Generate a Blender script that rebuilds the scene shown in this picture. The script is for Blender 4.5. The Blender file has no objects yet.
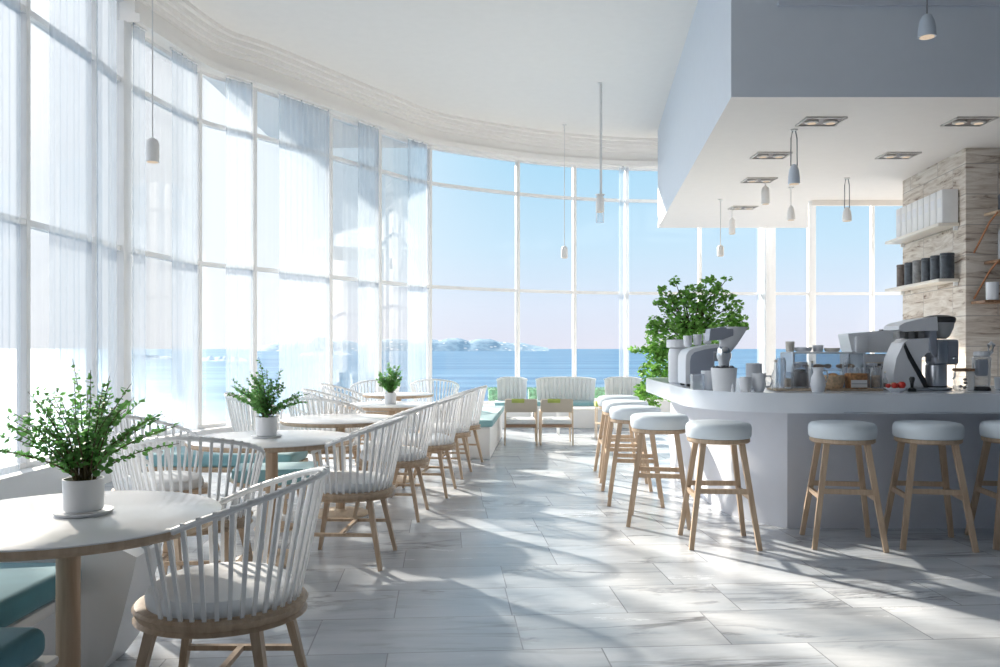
import bpy, bmesh, math, random
from math import pi, sin, cos, sqrt, radians as R
from mathutils import Vector, Matrix, noise as mnoise
random.seed(7)
S = bpy.context.scene
COL = S.collection
F = 830.0; H = 1.3; HY = 348.0
def px(x, Y): return (x - 500) / F * Y
def pz(y, Y): return H + (HY - y) / F * Y

# ------------------------------------------------------------------ materials
def new_mat(name):
    m = bpy.data.materials.new(name); m.use_nodes = True
    nt = m.node_tree; nt.nodes.clear()
    o = nt.nodes.new('ShaderNodeOutputMaterial')
    return m, nt, o
def nd(nt, t, **k):
    n = nt.nodes.new(t)
    for a, b in k.items():
        if a in n.inputs: n.inputs[a].default_value = b
        else: setattr(n, a, b)
    return n
def rgb(c): return (c[0], c[1], c[2], 1)
def simple(name, col, rough=.5, metal=0, var=.04, scale=8, bump=0, bscale=60, sheen=0, spec=.5, coat=0):
    m, nt, o = new_mat(name)
    b = nd(nt, 'ShaderNodeBsdfPrincipled', Roughness=rough, Metallic=metal)
    b.inputs['Specular IOR Level'].default_value = spec
    if sheen: b.inputs['Sheen Weight'].default_value = sheen
    if coat: b.inputs['Coat Weight'].default_value = coat
    tc = nd(nt, 'ShaderNodeTexCoord')
    n = nd(nt, 'ShaderNodeTexNoise', Scale=scale, Detail=3)
    nt.links.new(tc.outputs['Object'], n.inputs['Vector'])
    r = nd(nt, 'ShaderNodeValToRGB')
    r.color_ramp.elements[0].color = rgb([max(0, c * (1 - var)) for c in col])
    r.color_ramp.elements[1].color = rgb([min(1, c * (1 + var)) for c in col])
    r.color_ramp.elements[0].position = .3; r.color_ramp.elements[1].position = .7
    nt.links.new(n.outputs['Fac'], r.inputs['Fac'])
    nt.links.new(r.outputs['Color'], b.inputs['Base Color'])
    if bump:
        n2 = nd(nt, 'ShaderNodeTexNoise', Scale=bscale, Detail=2)
        nt.links.new(tc.outputs['Object'], n2.inputs['Vector'])
        bp = nd(nt, 'ShaderNodeBump', Strength=bump, Distance=.002)
        nt.links.new(n2.outputs['Fac'], bp.inputs['Height'])
        nt.links.new(bp.outputs['Normal'], b.inputs['Normal'])
    nt.links.new(b.outputs[0], o.inputs[0])
    return m
def wood(name, c1, c2, rough=.45, stretch=(18, 18, 1.2)):
    m, nt, o = new_mat(name)
    b = nd(nt, 'ShaderNodeBsdfPrincipled', Roughness=rough)
    tc = nd(nt, 'ShaderNodeTexCoord')
    mp = nd(nt, 'ShaderNodeMapping'); mp.inputs['Scale'].default_value = stretch
    n = nd(nt, 'ShaderNodeTexNoise', Scale=2.2, Detail=5, Distortion=.6)
    r = nd(nt, 'ShaderNodeValToRGB')
    r.color_ramp.elements[0].color = rgb(c1); r.color_ramp.elements[0].position = .3
    r.color_ramp.elements[1].color = rgb(c2); r.color_ramp.elements[1].position = .68
    nt.links.new(tc.outputs['Object'], mp.inputs[0]); nt.links.new(mp.outputs[0], n.inputs['Vector'])
    nt.links.new(n.outputs['Fac'], r.inputs[0]); nt.links.new(r.outputs[0], b.inputs['Base Color'])
    nt.links.new(b.outputs[0], o.inputs[0])
    return m
M = {}
M['paint'] = simple('white_paint', (.86, .87, .88), .6, var=.01)
M['ceil'] = simple('ceiling_paint', (.89, .865, .835), .7, var=.01)
M['soffit'] = simple('soffit_paint', (.84, .80, .77), .6, var=.01)
M['frame'] = simple('window_frame_paint', (.88, .88, .88), .45, var=.01)
M['cream'] = simple('cream_lacquer', (.80, .75, .67), .4, var=.03)
M['spindle'] = simple('white_lacquer', (.85, .86, .87), .35, var=.03)
M['wood'] = wood('oak', (.43, .31, .21), (.57, .44, .32))
M['wood_pale'] = wood('pale_oak', (.62, .49, .36), (.76, .63, .49))
M['wood_dark'] = wood('walnut', (.20, .11, .06), (.34, .2, .12))
M['top'] = simple('white_table_laminate', (.86, .86, .87), .22, var=.01, coat=.2)
M['cush'] = simple('white_cushion_fabric', (.80, .84, .88), .8, bump=.5, bscale=300, sheen=.2)
M['stoolseat'] = simple('pale_blue_vinyl', (.74, .82, .88), .5, var=.02, bump=.3, bscale=120)
M['teal'] = simple('teal_fabric', (.08, .27, .34), .85, bump=.6, bscale=260, sheen=.3, var=.08)
M['teal_lt'] = simple('pale_teal_fabric', (.25, .47, .52), .85, bump=.5, bscale=260, sheen=.3, var=.06)
M['counter'] = simple('counter_white', (.78, .83, .90), .25, var=.015, coat=.3)
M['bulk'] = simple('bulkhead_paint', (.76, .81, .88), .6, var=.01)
M['back'] = simple('blue_grey_wall_paint', (.30, .35, .42), .7, var=.01)  # dark tone made up for the unseen walls, lowers bounce onto the foreground
M['base'] = simple('counter_base_paint', (.70, .74, .82), .45, var=.015)
M['pot'] = simple('white_ceramic', (.80, .81, .84), .3, var=.02)
M['soil'] = simple('soil', (.05, .035, .02), .9, var=.4, scale=60)
M['stem'] = simple('plant_stem', (.10, .08, .03), .7, var=.3, scale=30)
M['leaf'] = simple('leaf_green', (.075, .22, .045), .5, var=.55, scale=14)
M['leaf2'] = simple('bush_leaf_green', (.10, .30, .06), .5, var=.6, scale=7)
def leafy(name, c, var):
    m = simple(name, c, .5, var=var, scale=12); nt = m.node_tree
    o = [n for n in nt.nodes if n.type == 'OUTPUT_MATERIAL'][0]; b = [n for n in nt.nodes if n.type == 'BSDF_PRINCIPLED'][0]
    r = [n for n in nt.nodes if n.type == 'VALTORGB'][0]
    t = nt.nodes.new('ShaderNodeBsdfTranslucent'); nt.links.new(r.outputs[0], t.inputs[0])
    mx = nt.nodes.new('ShaderNodeMixShader'); mx.inputs[0].default_value = .42
    nt.links.new(b.outputs[0], mx.inputs[1]); nt.links.new(t.outputs[0], mx.inputs[2]); nt.links.new(mx.outputs[0], o.inputs[0]); return m
M['leaf'] = leafy('leaf_green', (.17, .40, .11), .5)
M['leaf2'] = leafy('bush_leaf_green', (.24, .48, .11), .55)
M['hedge'] = simple('hedge_green', (.17, .36, .22), .7, var=.5, scale=18)
M['steel'] = simple('brushed_steel', (.62, .65, .70), .3, 1, var=.05)
M['chrome'] = simple('chrome', (.8, .82, .85), .12, 1, var=.02)
M['applwhite'] = simple('appliance_white', (.78, .80, .84), .3, var=.02)
M['applgrey'] = simple('appliance_grey', (.36, .39, .46), .35, .3, var=.03)
M['black'] = simple('black_plastic', (.03, .032, .036), .4, var=.1)
M['darkjar'] = simple('charcoal_ceramic', (.05, .06, .075), .45, var=.35, scale=20)
M['greyjar'] = simple('grey_ceramic', (.22, .22, .22), .5, var=.3, scale=20)
M['brownjar'] = simple('brown_ceramic', (.13, .10, .085), .5, var=.3, scale=20)
M['copper'] = simple('copper_brown_metal', (.42, .19, .09), .4, .6, var=.1)
M['tan'] = simple('tan_fabric', (.55, .49, .42), .85, var=.05, bump=.4, bscale=250)
M['tanleather'] = simple('tan_leather', (.40, .26, .18), .6, var=.1)
M['lime'] = simple('lime_fabric', (.42, .50, .12), .8, var=.1)
M['red'] = simple('red_fruit', (.55, .04, .03), .35, var=.3, scale=25)
M['pastry'] = simple('baked_pastry', (.42, .22, .10), .7, var=.5, scale=40)
M['pastry2'] = simple('pale_biscuit', (.62, .46, .30), .75, var=.35, scale=40)
M['coffee'] = simple('coffee_beans', (.09, .05, .03), .5, var=.6, scale=80)
M['paper'] = simple('white_paper', (.84, .84, .84), .7, var=.03)
M['fixture'] = simple('fixture_frame', (.62, .59, .56), .5, var=.1)
M['cord'] = simple('grey_cord', (.25, .26, .28), .5, var=.05)
M['cordw'] = simple('pale_cord', (.72, .72, .72), .5, var=.05)
M['lampblue'] = simple('pale_blue_lamp_metal', (.62, .69, .78), .35, var=.02)
M['lampwhite'] = simple('white_lamp_metal', (.84, .83, .82), .4, var=.02)
M['hole'] = simple('fixture_inside', (.28, .24, .22), .4, .5, var=.3, scale=20)
M['pebble'] = simple('dark_pods', (.12, .12, .13), .35, .4, var=.5, scale=50)

def emis(name, col, s):
    m, nt, o = new_mat(name)
    e = nd(nt, 'ShaderNodeEmission', Strength=s); e.inputs[0].default_value = rgb(col)
    nt.links.new(e.outputs[0], o.inputs[0]); return m
M['bulb'] = emis('warm_bulb', (1, .8, .6), .55)

def glass_mat(name, tint, gl=.06, rough=.02):
    m, nt, o = new_mat(name)
    t = nd(nt, 'ShaderNodeBsdfTransparent'); t.inputs[0].default_value = rgb(tint)
    g = nd(nt, 'ShaderNodeBsdfGlossy', Roughness=rough)
    fr = nd(nt, 'ShaderNodeFresnel', IOR=1.35)
    mul = nd(nt, 'ShaderNodeMath', operation='MULTIPLY'); mul.inputs[1].default_value = gl
    mx = nd(nt, 'ShaderNodeMixShader')
    nt.links.new(fr.outputs[0], mul.inputs[0]); nt.links.new(mul.outputs[0], mx.inputs[0])
    nt.links.new(t.outputs[0], mx.inputs[1]); nt.links.new(g.outputs[0], mx.inputs[2])
    nt.links.new(mx.outputs[0], o.inputs[0]); return m
M['pane'] = glass_mat('window_glass', (.98, .99, .995), .5)
def clear_mat(name, tint, k):
    m, nt, o = new_mat(name)
    t = nd(nt, 'ShaderNodeBsdfTransparent'); t.inputs[0].default_value = rgb(tint)
    g = nd(nt, 'ShaderNodeBsdfPrincipled', Roughness=.08); g.inputs['Base Color'].default_value = (.8, .82, .85, 1)
    lw = nd(nt, 'ShaderNodeLayerWeight', Blend=.35)
    mr = nd(nt, 'ShaderNodeMapRange'); mr.inputs[3].default_value = k; mr.inputs[4].default_value = .8
    mx = nd(nt, 'ShaderNodeMixShader')
    nt.links.new(lw.outputs['Facing'], mr.inputs[0]); nt.links.new(mr.outputs[0], mx.inputs[0])
    nt.links.new(t.outputs[0], mx.inputs[1]); nt.links.new(g.outputs[0], mx.inputs[2])
    nt.links.new(mx.outputs[0], o.inputs[0]); return m
M['glass'] = clear_mat('jar_glass', (.93, .95, .97), .12)
M['frost'] = clear_mat('frosted_blue_glass', (.72, .78, .84), .35)

M['frostdark'] = clear_mat('smoked_plastic', (.35, .38, .42), .45)
def curtain_mat():
    m, nt, o = new_mat('sheer_voile')
    t = nd(nt, 'ShaderNodeBsdfTransparent'); t.inputs[0].default_value = (.96, .98, 1, 1)
    d = nd(nt, 'ShaderNodeBsdfDiffuse'); d.inputs[0].default_value = (.72, .80, .88, 1)
    tr = nd(nt, 'ShaderNodeBsdfTranslucent'); tr.inputs[0].default_value = (.47, .535, .60, 1)
    m1 = nd(nt, 'ShaderNodeMixShader'); m1.inputs[0].default_value = .5
    nt.links.new(d.outputs[0], m1.inputs[1]); nt.links.new(tr.outputs[0], m1.inputs[2])
    m2 = nd(nt, 'ShaderNodeMixShader'); m2.inputs[0].default_value = .52
    lw = nd(nt, 'ShaderNodeLayerWeight', Blend=.4)
    mr = nd(nt, 'ShaderNodeMapRange'); mr.inputs[3].default_value = .40; mr.inputs[4].default_value = .46
    nt.links.new(lw.outputs['Facing'], mr.inputs[0]); nt.links.new(mr.outputs[0], m2.inputs[0])
    nt.links.new(t.outputs[0], m2.inputs[1]); nt.links.new(m1.outputs[0], m2.inputs[2])
    nt.links.new(m2.outputs[0], o.inputs[0]); return m
M['curtain'] = curtain_mat()

def floor_mat():
    m, nt, o = new_mat('marble_tile_floor')
    L = nt.links.new
    b = nd(nt, 'ShaderNodeBsdfPrincipled')
    tc = nd(nt, 'ShaderNodeTexCoord')
    mp = nd(nt, 'ShaderNodeMapping'); mp.inputs['Rotation'].default_value = (0, 0, R(-4)); mp.inputs['Location'].default_value = (.23, .12, 0)
    L(tc.outputs['Object'], mp.inputs[0])
    def brick(w, h, off, freq, mortar):
        k = nd(nt, 'ShaderNodeTexBrick', offset=off, offset_frequency=freq, squash=.62, squash_frequency=3)
        k.inputs['Color1'].default_value = (0, 0, 0, 1); k.inputs['Color2'].default_value = (1, 1, 1, 1)
        k.inputs['Mortar'].default_value = (.5, .5, .5, 1)
        k.inputs['Scale'].default_value = 1; k.inputs['Mortar Size'].default_value = mortar
        k.inputs['Mortar Smooth'].default_value = .2; k.inputs['Bias'].default_value = 0
        k.inputs['Brick Width'].default_value = w; k.inputs['Row Height'].default_value = h
        L(mp.outputs[0], k.inputs['Vector']); return k
    k1 = brick(.92, .46, .37, 2, .0035)
    k2 = brick(.92, .92, .5, 2, .0)
    # per tile random shift of the veining
    cmb = nd(nt, 'ShaderNodeCombineXYZ')
    s1 = nd(nt, 'ShaderNodeMath', operation='MULTIPLY'); s1.inputs[1].default_value = 37
    L(k1.outputs['Color'], s1.inputs[0]); L(s1.outputs[0], cmb.inputs[2]); L(s1.outputs[0], cmb.inputs[0])
    add = nd(nt, 'ShaderNodeVectorMath', operation='ADD'); L(mp.outputs[0], add.inputs[0]); L(cmb.outputs[0], add.inputs[1])
    mp2 = nd(nt, 'ShaderNodeMapping'); mp2.inputs['Scale'].default_value = (.55, 2.2, 1); mp2.inputs['Rotation'].default_value = (0, 0, R(14))
    L(add.outputs[0], mp2.inputs[0])
    # veins : |noise-.5| ridges
    n1 = nd(nt, 'ShaderNodeTexNoise', Scale=1.1, Detail=7, Roughness=.62, Distortion=.7); L(mp2.outputs[0], n1.inputs['Vector'])
    a1 = nd(nt, 'ShaderNodeMath', operation='SUBTRACT'); a1.inputs[1].default_value = .5; L(n1.outputs['Fac'], a1.inputs[0])
    a2 = nd(nt, 'ShaderNodeMath', operation='ABSOLUTE'); L(a1.outputs[0], a2.inputs[0])
    r1 = nd(nt, 'ShaderNodeValToRGB'); e = r1.color_ramp.elements
    e[0].position = 0; e[0].color = (1, 1, 1, 1); e[1].position = .036; e[1].color = (0, 0, 0, 1)
    L(a2.outputs[0], r1.inputs[0])
    n3 = nd(nt, 'ShaderNodeTexNoise', Scale=1.6, Detail=3); L(mp2.outputs[0], n3.inputs['Vector'])
    r3 = nd(nt, 'ShaderNodeValToRGB'); r3.color_ramp.elements[0].position = .45; r3.color_ramp.elements[1].position = .68
    L(n3.outputs['Fac'], r3.inputs[0])
    vm = nd(nt, 'ShaderNodeMath', operation='MULTIPLY'); L(r1.outputs[0], vm.inputs[0]); L(r3.outputs[0], vm.inputs[1])
    # cloudy
    n2 = nd(nt, 'ShaderNodeTexNoise', Scale=1.3, Detail=8, Roughness=.7, Distortion=.4); L(mp2.outputs[0], n2.inputs['Vector'])
    r2 = nd(nt, 'ShaderNodeValToRGB'); e = r2.color_ramp.elements
    e[0].position = .3; e[0].color = (.42, .475, .54, 1); e[1].position = .62; e[1].color = (.64, .68, .73, 1)
    L(n2.outputs['Fac'], r2.inputs[0])
    mv = nd(nt, 'ShaderNodeMix', data_type='RGBA'); mv.inputs[7].default_value = (.17, .18, .20, 1)
    vf = nd(nt, 'ShaderNodeMath', operation='MULTIPLY'); vf.inputs[1].default_value = .95; L(vm.outputs[0], vf.inputs[0])
    L(vf.outputs[0], mv.inputs[0]); L(r2.outputs[0], mv.inputs[6])
    # tile tone
    tt = nd(nt, 'ShaderNodeMapRange'); tt.inputs[3].default_value = .86; tt.inputs[4].default_value = 1.08; L(k1.outputs['Color'], tt.inputs[0])
    mt = nd(nt, 'ShaderNodeVectorMath', operation='SCALE'); L(mv.outputs[2], mt.inputs[0]); L(tt.outputs[0], mt.inputs['Scale'])
    mj = nd(nt, 'ShaderNodeMix', data_type='RGBA'); mj.inputs[7].default_value = (.30, .32, .35, 1)
    L(k1.outputs['Fac'], mj.inputs[0]); L(mt.outputs[0], mj.inputs[6]); L(mj.outputs[2], b.inputs['Base Color'])
    rr = nd(nt, 'ShaderNodeMapRange'); rr.inputs[3].default_value = .16; rr.inputs[4].default_value = .34; L(n2.outputs['Fac'], rr.inputs[0])
    L(rr.outputs[0], b.inputs['Roughness'])
    bp = nd(nt, 'ShaderNodeBump', Strength=.25, Distance=.002); bp.invert = True
    L(k1.outputs['Fac'], bp.inputs['Height']); L(bp.outputs[0], b.inputs['Normal'])
    L(b.outputs[0], o.inputs[0]); return m
M['floor'] = floor_mat()

def stone_mat():
    m, nt, o = new_mat('travertine_brick')
    L = nt.links.new
    b = nd(nt, 'ShaderNodeBsdfPrincipled', Roughness=.8)
    tc = nd(nt, 'ShaderNodeTexCoord')
    sp = nd(nt, 'ShaderNodeSeparateXYZ'); L(tc.outputs['Object'], sp.inputs[0])
    ad = nd(nt, 'ShaderNodeMath', operation='ADD'); L(sp.outputs[0], ad.inputs[0]); L(sp.outputs[1], ad.inputs[1])
    cb = nd(nt, 'ShaderNodeCombineXYZ'); L(ad.outputs[0], cb.inputs[0]); L(sp.outputs[2], cb.inputs[1])
    k = nd(nt, 'ShaderNodeTexBrick'); k.inputs['Scale'].default_value = 1
    k.inputs['Brick Width'].default_value = .9; k.inputs['Row Height'].default_value = .33; k.inputs['Mortar Size'].default_value = .004
    k.inputs['Color1'].default_value = (0, 0, 0, 1); k.inputs['Color2'].default_value = (1, 1, 1, 1)
    L(cb.outputs[0], k.inputs['Vector'])
    mp = nd(nt, 'ShaderNodeMapping'); mp.inputs['Scale'].default_value = (1.3, 1.3, 9)
    sh = nd(nt, 'ShaderNodeCombineXYZ'); ms = nd(nt, 'ShaderNodeMath', operation='MULTIPLY'); ms.inputs[1].default_value = 9
    L(k.outputs['Color'], ms.inputs[0]); L(ms.outputs[0], sh.inputs[0])
    va = nd(nt, 'ShaderNodeVectorMath', operation='ADD'); L(tc.outputs['Object'], va.inputs[0]); L(sh.outputs[0], va.inputs[1])
    L(va.outputs[0], mp.inputs[0])
    n = nd(nt, 'ShaderNodeTexNoise', Scale=1.6, Detail=7, Roughness=.65, Distortion=.9); L(mp.outputs[0], n.inputs['Vector'])
    r = nd(nt, 'ShaderNodeValToRGB'); e = r.color_ramp.elements
    e[0].position = .33; e[0].color = (.22, .15, .11, 1); e[1].position = .60; e[1].color = (.80, .74, .67, 1)
    x = e.new(.44); x.color = (.62, .54, .46, 1)
    L(n.outputs['Fac'], r.inputs[0])
    mj = nd(nt, 'ShaderNodeMix', data_type='RGBA'); mj.inputs[7].default_value = (.42, .38, .35, 1)
    L(k.outputs['Fac'], mj.inputs[0]); L(r.outputs[0], mj.inputs[6]); L(mj.outputs[2], b.inputs['Base Color'])
    bp = nd(nt, 'ShaderNodeBump', Strength=.5, Distance=.01); L(n.outputs['Fac'], bp.inputs['Height']); L(bp.outputs[0], b.inputs['Normal'])
    L(b.outputs[0], o.inputs[0]); return m
M['stone'] = stone_mat()

def sea_mat():
    m, nt, o = new_mat('sea_water')
    L = nt.links.new
    b = nd(nt, 'ShaderNodeBsdfDiffuse'); gl = nd(nt, 'ShaderNodeBsdfGlossy', Roughness=.3); gl.inputs[0].default_value = (.66, .80, .92, 1); mxs = nd(nt, 'ShaderNodeMixShader'); mxs.inputs[0].default_value = .30
    tc = nd(nt, 'ShaderNodeTexCoord')
    mp = nd(nt, 'ShaderNodeMapping'); mp.inputs['Scale'].default_value = (.003, .03, 1)
    L(tc.outputs['Object'], mp.inputs[0])
    n = nd(nt, 'ShaderNodeTexNoise', Scale=1, Detail=6, Roughness=.6); L(mp.outputs[0], n.inputs['Vector'])
    r = nd(nt, 'ShaderNodeValToRGB'); e = r.color_ramp.elements
    e[0].position = .40; e[0].color = (.012, .065, .15, 1); e[1].position = .64; e[1].color = (.10, .20, .29, 1)
    L(n.outputs['Fac'], r.inputs[0]); L(r.outputs[0], b.inputs[0])
    mp2 = nd(nt, 'ShaderNodeMapping'); mp2.inputs['Scale'].default_value = (.12, .35, 1); L(tc.outputs['Object'], mp2.inputs[0])
    n2 = nd(nt, 'ShaderNodeTexNoise', Scale=1.4, Detail=8, Roughness=.7); L(mp2.outputs[0], n2.inputs['Vector'])
    bp = nd(nt, 'ShaderNodeBump', Strength=.5, Distance=.9); L(n2.outputs['Fac'], bp.inputs['Height']); L(bp.outputs[0], gl.inputs['Normal'])
    L(b.outputs[0], mxs.inputs[1]); L(gl.outputs[0], mxs.inputs[2]); L(mxs.outputs[0], o.inputs[0]); return m
M['sea'] = sea_mat()
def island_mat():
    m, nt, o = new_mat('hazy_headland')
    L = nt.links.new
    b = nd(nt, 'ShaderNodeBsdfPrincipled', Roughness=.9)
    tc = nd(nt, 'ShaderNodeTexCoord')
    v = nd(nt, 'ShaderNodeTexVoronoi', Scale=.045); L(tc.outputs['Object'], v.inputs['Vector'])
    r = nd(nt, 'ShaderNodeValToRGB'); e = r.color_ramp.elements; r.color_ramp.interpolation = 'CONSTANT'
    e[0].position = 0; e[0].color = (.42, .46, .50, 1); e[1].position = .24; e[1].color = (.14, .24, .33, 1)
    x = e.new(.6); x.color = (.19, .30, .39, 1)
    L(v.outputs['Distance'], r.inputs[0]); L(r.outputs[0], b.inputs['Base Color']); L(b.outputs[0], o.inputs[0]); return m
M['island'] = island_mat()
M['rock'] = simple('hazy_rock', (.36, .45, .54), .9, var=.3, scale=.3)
M['terrace'] = simple('terrace_stone', (.7, .7, .7), .7)

# ------------------------------------------------------------------ geometry helpers
class MB:
    def __init__(s): s.b = bmesh.new()
    def box(s, c, d, rz=0, bev=0, seg=2, rot=None):
        t = bmesh.new(); bmesh.ops.create_cube(t, size=1)
        for v in t.verts: v.co = Vector((v.co.x * d[0], v.co.y * d[1], v.co.z * d[2]))
        if bev: bmesh.ops.bevel(t, geom=t.edges[:], offset=bev, segments=seg, affect='EDGES', profile=.5)
        m = Matrix.Translation(c) @ (rot if rot else Matrix.Rotation(rz, 4, 'Z'))
        for v in t.verts: v.co = m @ v.co
        s._merge(t); return s
    def _merge(s, t):
        mp = {v: s.b.verts.new(v.co) for v in t.verts}
        for f in t.faces:
            try: s.b.faces.new([mp[v] for v in f.verts])
            except ValueError: pass
        t.free()
    def ring(s, pts): return [s.b.verts.new(p) for p in pts]
    def skin(s, rings, closed=True, cap=True, loop=False):
        n = len(rings[0]); seq = list(zip(rings, rings[1:])) + ([(rings[-1], rings[0])] if loop else [])
        for a, b in seq:
            for i in range(n if closed else n - 1):
                j = (i + 1) % n
                s.b.faces.new((a[i], a[j], b[j], b[i]))
        if cap and not loop:
            s.b.faces.new(list(reversed(rings[0]))); s.b.faces.new(rings[-1])
        return s
    def tube(s, pts, r, n=8, cap=True, loop=False):
        pts = [Vector(p) for p in pts]; rs = r if isinstance(r, (list, tuple)) else [r] * len(pts); rings = []
        for i, p in enumerate(pts):
            if loop: d = pts[(i + 1) % len(pts)] - pts[i - 1]
            else: d = pts[min(i + 1, len(pts) - 1)] - pts[max(i - 1, 0)]
            d.normalize(); u = d.cross(Vector((0, 0, 1)))
            if u.length < .05: u = d.cross(Vector((1, 0, 0)))
            u.normalize(); w = u.cross(d)
            rings.append(s.ring([p + (u * cos(2 * pi * k / n) + w * sin(2 * pi * k / n)) * rs[i] for k in range(n)]))
        s.skin(rings, cap=cap, loop=loop); return s
    def bar(s, a, b, w1, d1, w2=None, d2=None, side=None):
        """tapering rectangular bar a->b; w along `side`, d across"""
        a = Vector(a); b = Vector(b); w2 = w2 or w1; d2 = d2 or d1
        d = (b - a).normalized(); u = Vector(side) if side else d.cross(Vector((0, 0, 1)))
        u = (u - d * u.dot(d)).normalized(); w = d.cross(u)
        R_ = []
        for p, ww, dd in ((a, w1, d1), (b, w2, d2)):
            R_.append(s.ring([p + u * ww / 2 * i + w * dd / 2 * j for i, j in ((-1, -1), (1, -1), (1, 1), (-1, 1))]))
        s.skin(R_); return s
    def lathe(s, prof, c=(0, 0, 0), n=28, sx=1, sy=1):
        c = Vector(c); rings = []
        for r, z in prof:
            rings.append(s.ring([c + Vector((cos(2 * pi * k / n) * r * sx, sin(2 * pi * k / n) * r * sy, z)) for k in range(n)]))
        s.skin(rings); return s
    def prism(s, poly, z0, z1):
        a = s.ring([Vector((p[0], p[1], z0)) for p in poly]); b = s.ring([Vector((p[0], p[1], z1)) for p in poly])
        s.skin([a, b]); return s
    def extr(s, poly, axis_from, axis_to, f):
        a = s.ring([f(p, axis_from) for p in poly]); b = s.ring([f(p, axis_to) for p in poly])
        s.skin([a, b]); return s
    def build(s, name, mat, parent=None, angle=38):
        bmesh.ops.recalc_face_normals(s.b, faces=s.b.faces[:])
        me = bpy.data.meshes.new(name); s.b.to_mesh(me); s.b.free()
        me.materials.append(M[mat] if isinstance(mat, str) else mat)
        for p in me.polygons: p.use_smooth = True
        me.set_sharp_from_angle(angle=R(angle))
        o = bpy.data.objects.new(name, me); COL.objects.link(o)
        if parent: o.parent = parent
        return o
def B(c, d, name, mat, parent=None, rz=0, bev=0, seg=2, rot=None):
    return MB().box(c, d, rz, bev, seg, rot).build(name, mat, parent)
def LT(prof, name, mat, parent=None, c=(0, 0, 0), n=28, sx=1, sy=1):
    return MB().lathe(prof, c, n, sx, sy).build(name, mat, parent)
def empty(name, loc, rz=0):
    o = bpy.data.objects.new(name, None); COL.objects.link(o); o.location = loc; o.rotation_euler = (0, 0, rz); o.empty_display_size = .05
    return o
def tag(o, label, cat, group=None, kind=None):
    o['label'] = label; o['category'] = cat
    if group: o['group'] = group
    if kind: o['kind'] = kind
    return o
def thing(name, label, cat, loc=(0, 0, 0), rz=0, group=None):
    return tag(empty(name, loc, rz), label, cat, group)
def struct(o):
    o['kind'] = 'structure'; return o
def kids(r): return [o for o in bpy.data.objects if o.parent == r]
def copy_tree(o, parent=None):
    c = o.copy(); COL.objects.link(c)
    if parent: c.parent = parent
    for ch in kids(o): copy_tree(ch, c)
    return c
def dup(r, loc, rz=0, label=None, sc=None):
    c = copy_tree(r); c.location = loc; c.rotation_euler = (0, 0, rz)
    if label: c['label'] = label
    if sc: c.scale = (sc, sc, sc)
    return c

# ------------------------------------------------------------------ window wall path
CP = [(-4.03, -4.0), (-4.03, -2.2), (-4.03, -.4), (-4.03, 1.4), (-4.03, 3.2), (-4.03, 5.0), (-3.99, 6.95), (-3.98, 8.1), (-4.03, 8.8),
      (-3.75, 10.3), (-3.27, 11.0), (-2.52, 12.25), (-1.93, 13.2), (-1.21, 14.2), (.32, 15.2), (1.4, 15.65),
      (2.42, 15.9), (3.85, 16.0), (5.17, 16.05), (6.02, 16.05), (7.2, 16.05), (9.0, 16.05)]
CPV = [Vector((a, b, 0)) for a, b in CP]
SUB = 6
def cr(p0, p1, p2, p3, t):
    return .5 * ((2 * p1) + (-p0 + p2) * t + (2 * p0 - 5 * p1 + 4 * p2 - p3) * t * t + (-p0 + 3 * p1 - 3 * p2 + p3) * t ** 3)
def path(u):
    i = int(min(max(u, 0), len(CPV) - 1.0001)); t = u - i
    if i < 8: return CPV[i].lerp(CPV[i + 1], t)
    g = lambda k: CPV[min(max(k, 0), len(CPV) - 1)]
    return cr(g(i - 1) if i > 8 else g(8) * 2 - g(9), g(i), g(i + 1), g(i + 2), t)
def nrm(u):
    d = (path(min(u + .02, len(CPV) - 1.001)) - path(max(u - .02, 0))); d.normalize()
    return Vector((d.y, -d.x, 0))          # points into the room
def u_at_x(xp, lo=5.0, hi=20.9, off=.15):
    best = None
    for k in range(4000):
        u = lo + (hi - lo) * k / 3999; p = path(u) + nrm(u) * off; x = 500 + p.x / p.y * F
        if best is None or abs(x - xp) < best[0]: best = (abs(x - xp), u)
    return best[1]
def sweep(mb, u0, u1, prof, step=1 / SUB):
    n = max(1, int(round((u1 - u0) / step))); rings = []
    for k in range(n + 1):
        u = u0 + (u1 - u0) * k / n; p = path(u); q = nrm(u)
        rings.append(mb.ring([p + q * a + Vector((0, 0, z)) for a, z in prof]))
    mb.skin(rings); return mb
def rect(a0, a1, z0, z1): return [(a0, z0), (a1, z0), (a1, z1), (a0, z1)]

RIM = 4.75; MIDZ = 2.35; UP = 4.12; SILL = .3
NW = 3
for i in range(NW, len(CPV) - 1):
    rim = 5.02 if i < 8 else RIM
    w = struct(empty('window_%d' % (i - NW + 1), path(i), 0)); inv = -path(i)
    mb = MB()
    for z, h in ((SILL + .02, .05), (MIDZ, .055), (UP, .055), (rim - .02, .05)):
        sweep(mb, i, i + 1, rect(-.04, .04, z - h / 2, z + h / 2))
    f = mb.build('window_frame', 'frame', w); f.matrix_parent_inverse = Matrix.Translation(inv)
    big = {8: (.075, .09), 18: (.13, .1), 19: (.07, .06)}.get(i, (.03, .045))
    q = nrm(i if i else .01); ang = math.atan2(q.y, q.x)
    mm = MB().box(path(i) + Vector((0, 0, (SILL + rim) / 2)), (big[1] * 2, big[0] * 2, rim - SILL), rz=ang, bev=.006)
    f = mm.build('mullion', 'frame', w); f.matrix_parent_inverse = Matrix.Translation(inv)
    g = sweep(MB(), i, i + 1, rect(-.006, .006, SILL, rim)).build('glass', 'pane', w); g.matrix_parent_inverse = Matrix.Translation(inv)
N = len(CPV) - 1
struct(sweep(MB(), 0, NW, rect(-.12, .10, 0, 5.24)).build('wall_left_blocker', 'back'))  # solid stretch added out of view instead of windows, blocks light from behind
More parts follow.
